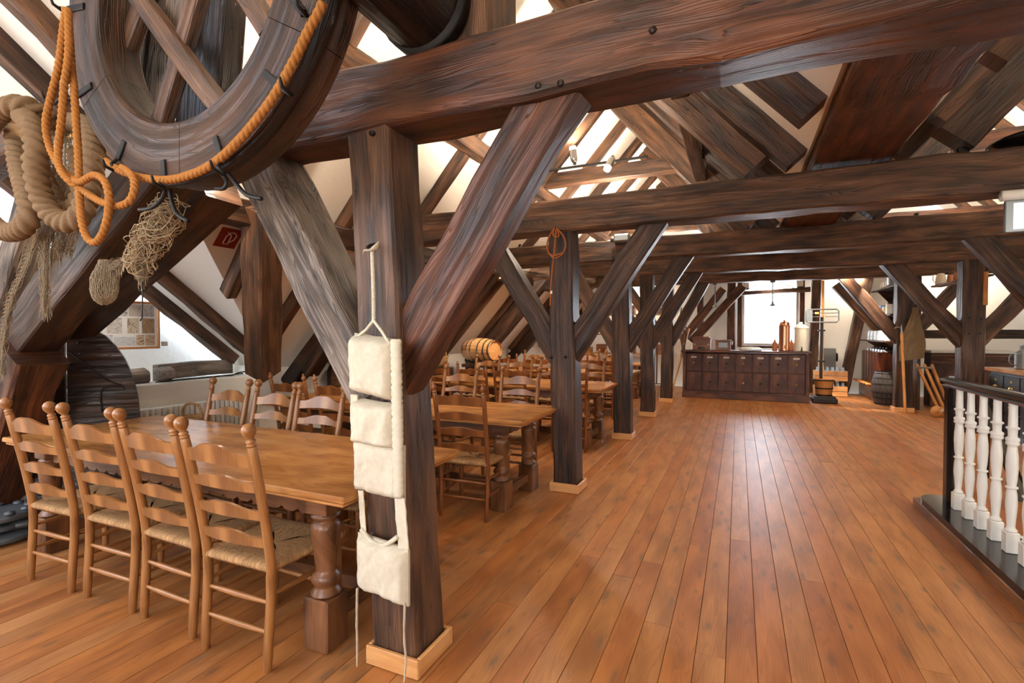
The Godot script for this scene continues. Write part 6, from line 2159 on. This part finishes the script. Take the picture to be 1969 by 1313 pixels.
	# lit emergency sign under the second tie beam, right edge
	var es := thing("emergency_sign", "lit white emergency sign box hanging at the right edge", "sign", Vector3(1.80, 2.29, -4.38))
	g = G.new()
	g.tube([Vector3(-0.22, 0.13, 0), Vector3(0.25, 0.13, 0)], 0.035, 18)
	part("housing", g, M.white_paint, es)
	g = G.new()
	g.box(Vector3(0, -0.01, 0), Vector3(0.4, 0.21, 0.03), 0.004)
	part("frame", g, M.zinc, es)
	var gm := StandardMaterial3D.new()
	gm.albedo_color = Color(0.9, 0.92, 0.95)
	gm.emission_enabled = true
	gm.emission = Color(0.9, 0.95, 1.0)
	gm.emission_energy_multiplier = 1.0
	g = G.new()
	g.box(Vector3(0.01, -0.01, 0.017), Vector3(0.34, 0.17, 0.006), 0.001)
	part("lit_panel", g, gm, es)
	var el := AreaLight3D.new()
	el.name = "panel_light"
	el.area_size = Vector2(0.34, 0.17)
	el.light_energy = 0.12
	el.light_color = Color(0.9, 0.95, 1.0)
	el.shadow_enabled = true
	es.add_child(el)
	el.look_at_from_position(es.position + Vector3(0, 0, 0.03), es.position + Vector3(0, 0, 1.0), Vector3.UP)
	# black disc and clutter lying on the second tie beam
	var dc := thing("black_disc", "black ribbed disc lying on the second tie beam at the right edge", "disc", Vector3(1.86, 2.80, -4.66))
	g = G.new()
	g.lathe(Vector3.ZERO, [[0.0, 0.0], [0.08, 0.0], [0.1, 0.02], [0.2, 0.022], [0.24, 0.045], [0.25, 0.06], [0.24, 0.075], [0.0, 0.08]], 36, Basis(Vector3(0, 0, 1), 0.1))
	part("rim", g, M.black_paint, dc)
	g = G.new()
	g.lathe(Vector3(0, -0.012, 0), [[0.0, 0.0], [0.05, 0.0], [0.06, 0.014], [0.0, 0.014]], 18)
	part("hub", g, M.steel, dc)
	g = G.new()
	g.box(Vector3(1.44, 2.80, -4.6), Vector3(0.07, 0.06, 0.08), 0.006)
	single("junction_box", g, M.black_paint, "small black box on top of the second tie beam, left of the disc", "box")
	var fl := thing("floodlight", "small grey floodlight on the third tie beam, beside the second post's brace", "lamp", Vector3(-1.491, 2.826, -7.000))
	g = G.new()
	g.box(Vector3(0, 0, 0), Vector3(0.22, 0.11, 0.12), 0.02)
	part("housing", g, M.zinc, fl)
	g = G.new()
	g.box(Vector3(-0.02, -0.065, 0), Vector3(0.16, 0.02, 0.06), 0.004)
	g.box(Vector3(-0.14, -0.02, 0), Vector3(0.04, 0.04, 0.05), 0.004)
	part("bracket", g, M.iron, fl)

# ---------------------------------------------------------------- trunk, barrel and tools at the back left
func build_back_left() -> void:
	var t := thing("old_trunk", "old brown domed trunk with dark straps, behind the far chairs of the nearest table", "trunk", Vector3(-4.62, 0.58, -5.4), 0.05)
	var g := G.new()
	g.box(Vector3(0, 0.17, 0), Vector3(1.0, 0.34, 0.46), 0.01)
	part("body", g, M.walnut, t)
	g = G.new()
	var dome := PackedVector2Array()
	for i in 13:
		var a := PI * i / 12.0
		dome.append(Vector2(0.23 * cos(a), 0.34 + 0.2 * pow(sin(a), 0.8)))
	g.extrude(dome, 1.0, Transform3D(Basis(Vector3(0, 0, -1), Vector3.UP, Vector3(1, 0, 0)), Vector3.ZERO))
	part("lid", g, M.walnut, t)
	for x in [-0.46, -0.16, 0.16, 0.46]:
		g = G.new()
		var d2 := PackedVector2Array()
		for i in 13:
			var a := PI * i / 12.0
			d2.append(Vector2(0.238 * cos(a), 0.345 + 0.2 * pow(sin(a), 0.8)))
		d2.append(Vector2(-0.238, 0.0))
		d2.append(Vector2(0.238, 0.0))
		g.extrude(d2, 0.05, Transform3D(Basis(Vector3(0, 0, -1), Vector3.UP, Vector3(1, 0, 0)), Vector3(x, 0, 0)))
		part("strap", g, M.oak_black, t)
	g = G.new()
	g.box(Vector3(0.0, 0.31, 0.24), Vector3(0.09, 0.12, 0.02), 0.006)
	g.tube([Vector3(-0.02, 0.26, 0.255), Vector3(0, 0.22, 0.265), Vector3(0.02, 0.26, 0.255)], 0.009, 6)
	part("lock", g, M.iron_dark, t)
	g = G.new()
	g.box(Vector3(-4.62, 0.29, -5.4), Vector3(1.1, 0.575, 0.5), 0.01)
	single("dark_chest", g, M.oak_black, "plain black chest under the old brown trunk", "chest")
	g = G.new()
	g.box(Vector3(-4.7, 1.26, -5.45), Vector3(0.62, 0.26, 0.36), 0.008)
	single("black_box", g, M.black_wood, "black open box standing on the old trunk", "box")
	# pale barrel lying on a rack at the left wall
	var bb := Basis(Vector3(0, 0, 1), Vector3(0.96, 0, 0.28).normalized(), Vector3.ZERO)
	bb.z = bb.x.cross(bb.y).normalized()
	bb.x = bb.y.cross(bb.z).normalized()
	barrel("pale_barrel", Vector3(-4.72, 1.18, -8.35), 0.18, 0.225, 0.72, M.pale_barrel, M.steel, "pale whitewashed barrel lying on its side at the left wall", bb)
	g = G.new()
	for x in [-4.55, -4.17]:
		g.box(Vector3(x, 0.475, -8.22), Vector3(0.08, 0.95, 0.4), 0.006)
	g.box(Vector3(-4.36, 0.9, -8.22), Vector3(0.6, 0.06, 0.42), 0.006)
	single("barrel_rack", g, M.oak_dark, "dark wooden rack carrying the pale barrel", "rack")
	var bk := thing("handled_basket", "large wicker basket with an arched handle at the left wall, left of the pale barrel", "basket", Vector3(-4.8, 0.91, -7.3))
	g = G.new()
	g.lathe(Vector3.ZERO, [[0.0, 0.0], [0.2, 0.0], [0.24, 0.1], [0.26, 0.2], [0.25, 0.21], [0.22, 0.1], [0.0, 0.03]], 24)
	part("bowl", g, M.rush, bk)
	g = G.new()
	var arch := []
	for i in 15: arch.append(Vector3(-0.25 * cos(PI * i / 14.0), 0.2 + 0.27 * sin(PI * i / 14.0), 0))
	g.tube(arch, 0.014, 8)
	part("handle", g, M.rush, bk)
	g = G.new()
	g.box(Vector3(-4.85, 0.45, -7.3), Vector3(0.6, 0.9, 0.5), 0.006)
	single("side_chest", g, M.oak_dark, "dark chest under the handled basket at the left wall", "chest")
	# shovel, fork and tools at the fifth post
	var sh := thing("grain_shovel", "long wooden grain shovel leaning on the farthest left post beside the cabinet", "shovel", Vector3.ZERO)
	g = G.new()
	var rows := []
	for i in 9:
		var f := i / 8.0
		var r := PackedVector3Array()
		for j in 9:
			var u := j / 8.0 * 2 - 1
			r.append(Vector3(-1.53 + u * 0.105 * (1.0 - 0.25 * pow(f, 4)), 0.006 + 0.44 * f, -12.02 - 0.12 * f + 0.03 * u * u))
		rows.append(r)
	g.sheet(rows, 0.012)
	part("blade", g, M.grey_wood, sh)
	g = G.new()
	g.tube(smooth([Vector3(-1.53, 0.42, -12.13), Vector3(-1.51, 0.8, -12.2), Vector3(-1.46, 1.25, -12.22), Vector3(-1.44, 1.5, -12.24)], 12), 0.02, 10)
	part("handle", g, M.beech_dark, sh)
	var fk := thing("pitch_fork", "iron fork with many tines beside the grain shovel", "fork", Vector3.ZERO)
	g = G.new()
	for i in 7: g.tube(smooth([Vector3(-1.86 + i * 0.036, 0.02, -11.95), Vector3(-1.86 + i * 0.036, 0.15, -12.0), Vector3(-1.83 + i * 0.026, 0.3, -12.1)], 8), 0.006, 6)
	g.tube([Vector3(-1.84, 0.3, -12.1), Vector3(-1.66, 0.3, -12.1)], 0.01, 6)
	part("tines", g, M.iron, fk)
	g = G.new()
	g.tube([Vector3(-1.75, 0.3, -12.1), Vector3(-1.76, 1.35, -12.25)], 0.016, 8)
	part("handle", g, M.oak_dark, fk)
	var pl := thing("leaning_pole", "thin orange wooden pole leaning behind the grain shovel", "pole", Vector3.ZERO)
	g = G.new()
	g.tube([Vector3(-1.42, 0.01, -12.0), Vector3(-1.1, 1.6, -12.9)], 0.02, 8)
	part("shaft", g, M.table, pl)
	var cr := G.new()
	for k in 4:
		var pts := []
		for i in 18: pts.append(Vector3(-1.2 + 0.05 * sin(k * 1.7) + 0.02 * sin(i * 0.8 + k), 2.1 - i * 0.07, -12.6 + 0.03 * cos(k * 2.0)))
		cr.rope(pts, 0.016, 0.05, 0.012, 9)
	single("rope_hank", cr, M.hemp, "hank of rope hanging above the left end of the drawer cabinet", "rope")
	# shelves against the back wall at the left
	for i in 3:
		g = G.new()
		g.box(Vector3(-3.0, 0.9 + i * 0.55, -14.35), Vector3(2.6, 0.035, 0.4), 0.004)
		single("wall_shelf", g, M.table, ["lowest long shelf on the back wall, far left behind the chairs", "middle long shelf on the back wall, far left behind the chairs", "top long shelf on the back wall, far left behind the chairs"][i], "shelf", "long shelves on the back wall")
		for k in 6:
			g = G.new()
			var hh := 0.16 + 0.1 * absf(sin(k * 2.1 + i))
			g.box(Vector3(-4.05 + k * 0.42, 0.92 + i * 0.55 + hh / 2, -14.33), Vector3(0.26, hh, 0.26), 0.008)
			single("storage_box", g, [M.table, M.beech_dark, M.paper, M.walnut][(k + i) % 4], "%s storage box from the left on the %s long shelf at the back" % [ORD[k], ["lowest", "middle", "top"][i]], "box", "boxes on the back shelves")
	var dr := thing("round_sieve", "large round pale drum sieve hanging under the beams behind the second post", "sieve", Vector3(-2.821, 3.127, -11.500))
	g = G.new()
	g.lathe(Vector3.ZERO, [[0.0, 0.0], [0.36, 0.0], [0.37, 0.01], [0.37, 0.09], [0.36, 0.1], [0.35, 0.02], [0.0, 0.012]], 36, Basis(Vector3.RIGHT, Vector3(0, 0.2, 0.98), Vector3(0, -0.98, 0.2)))
	part("drum", g, M.canvas, dr)
	# oars and rods stored under the roof, left
	var rd := G.new()
	rd.tube([Vector3(-3.9, 2.42, -5.2), Vector3(-2.3, 2.40, -8.5)], 0.045, 12)
	single("stored_pole", rd, M.grey_wood, "round grey pole stored under the third tie beam at the left", "pole")
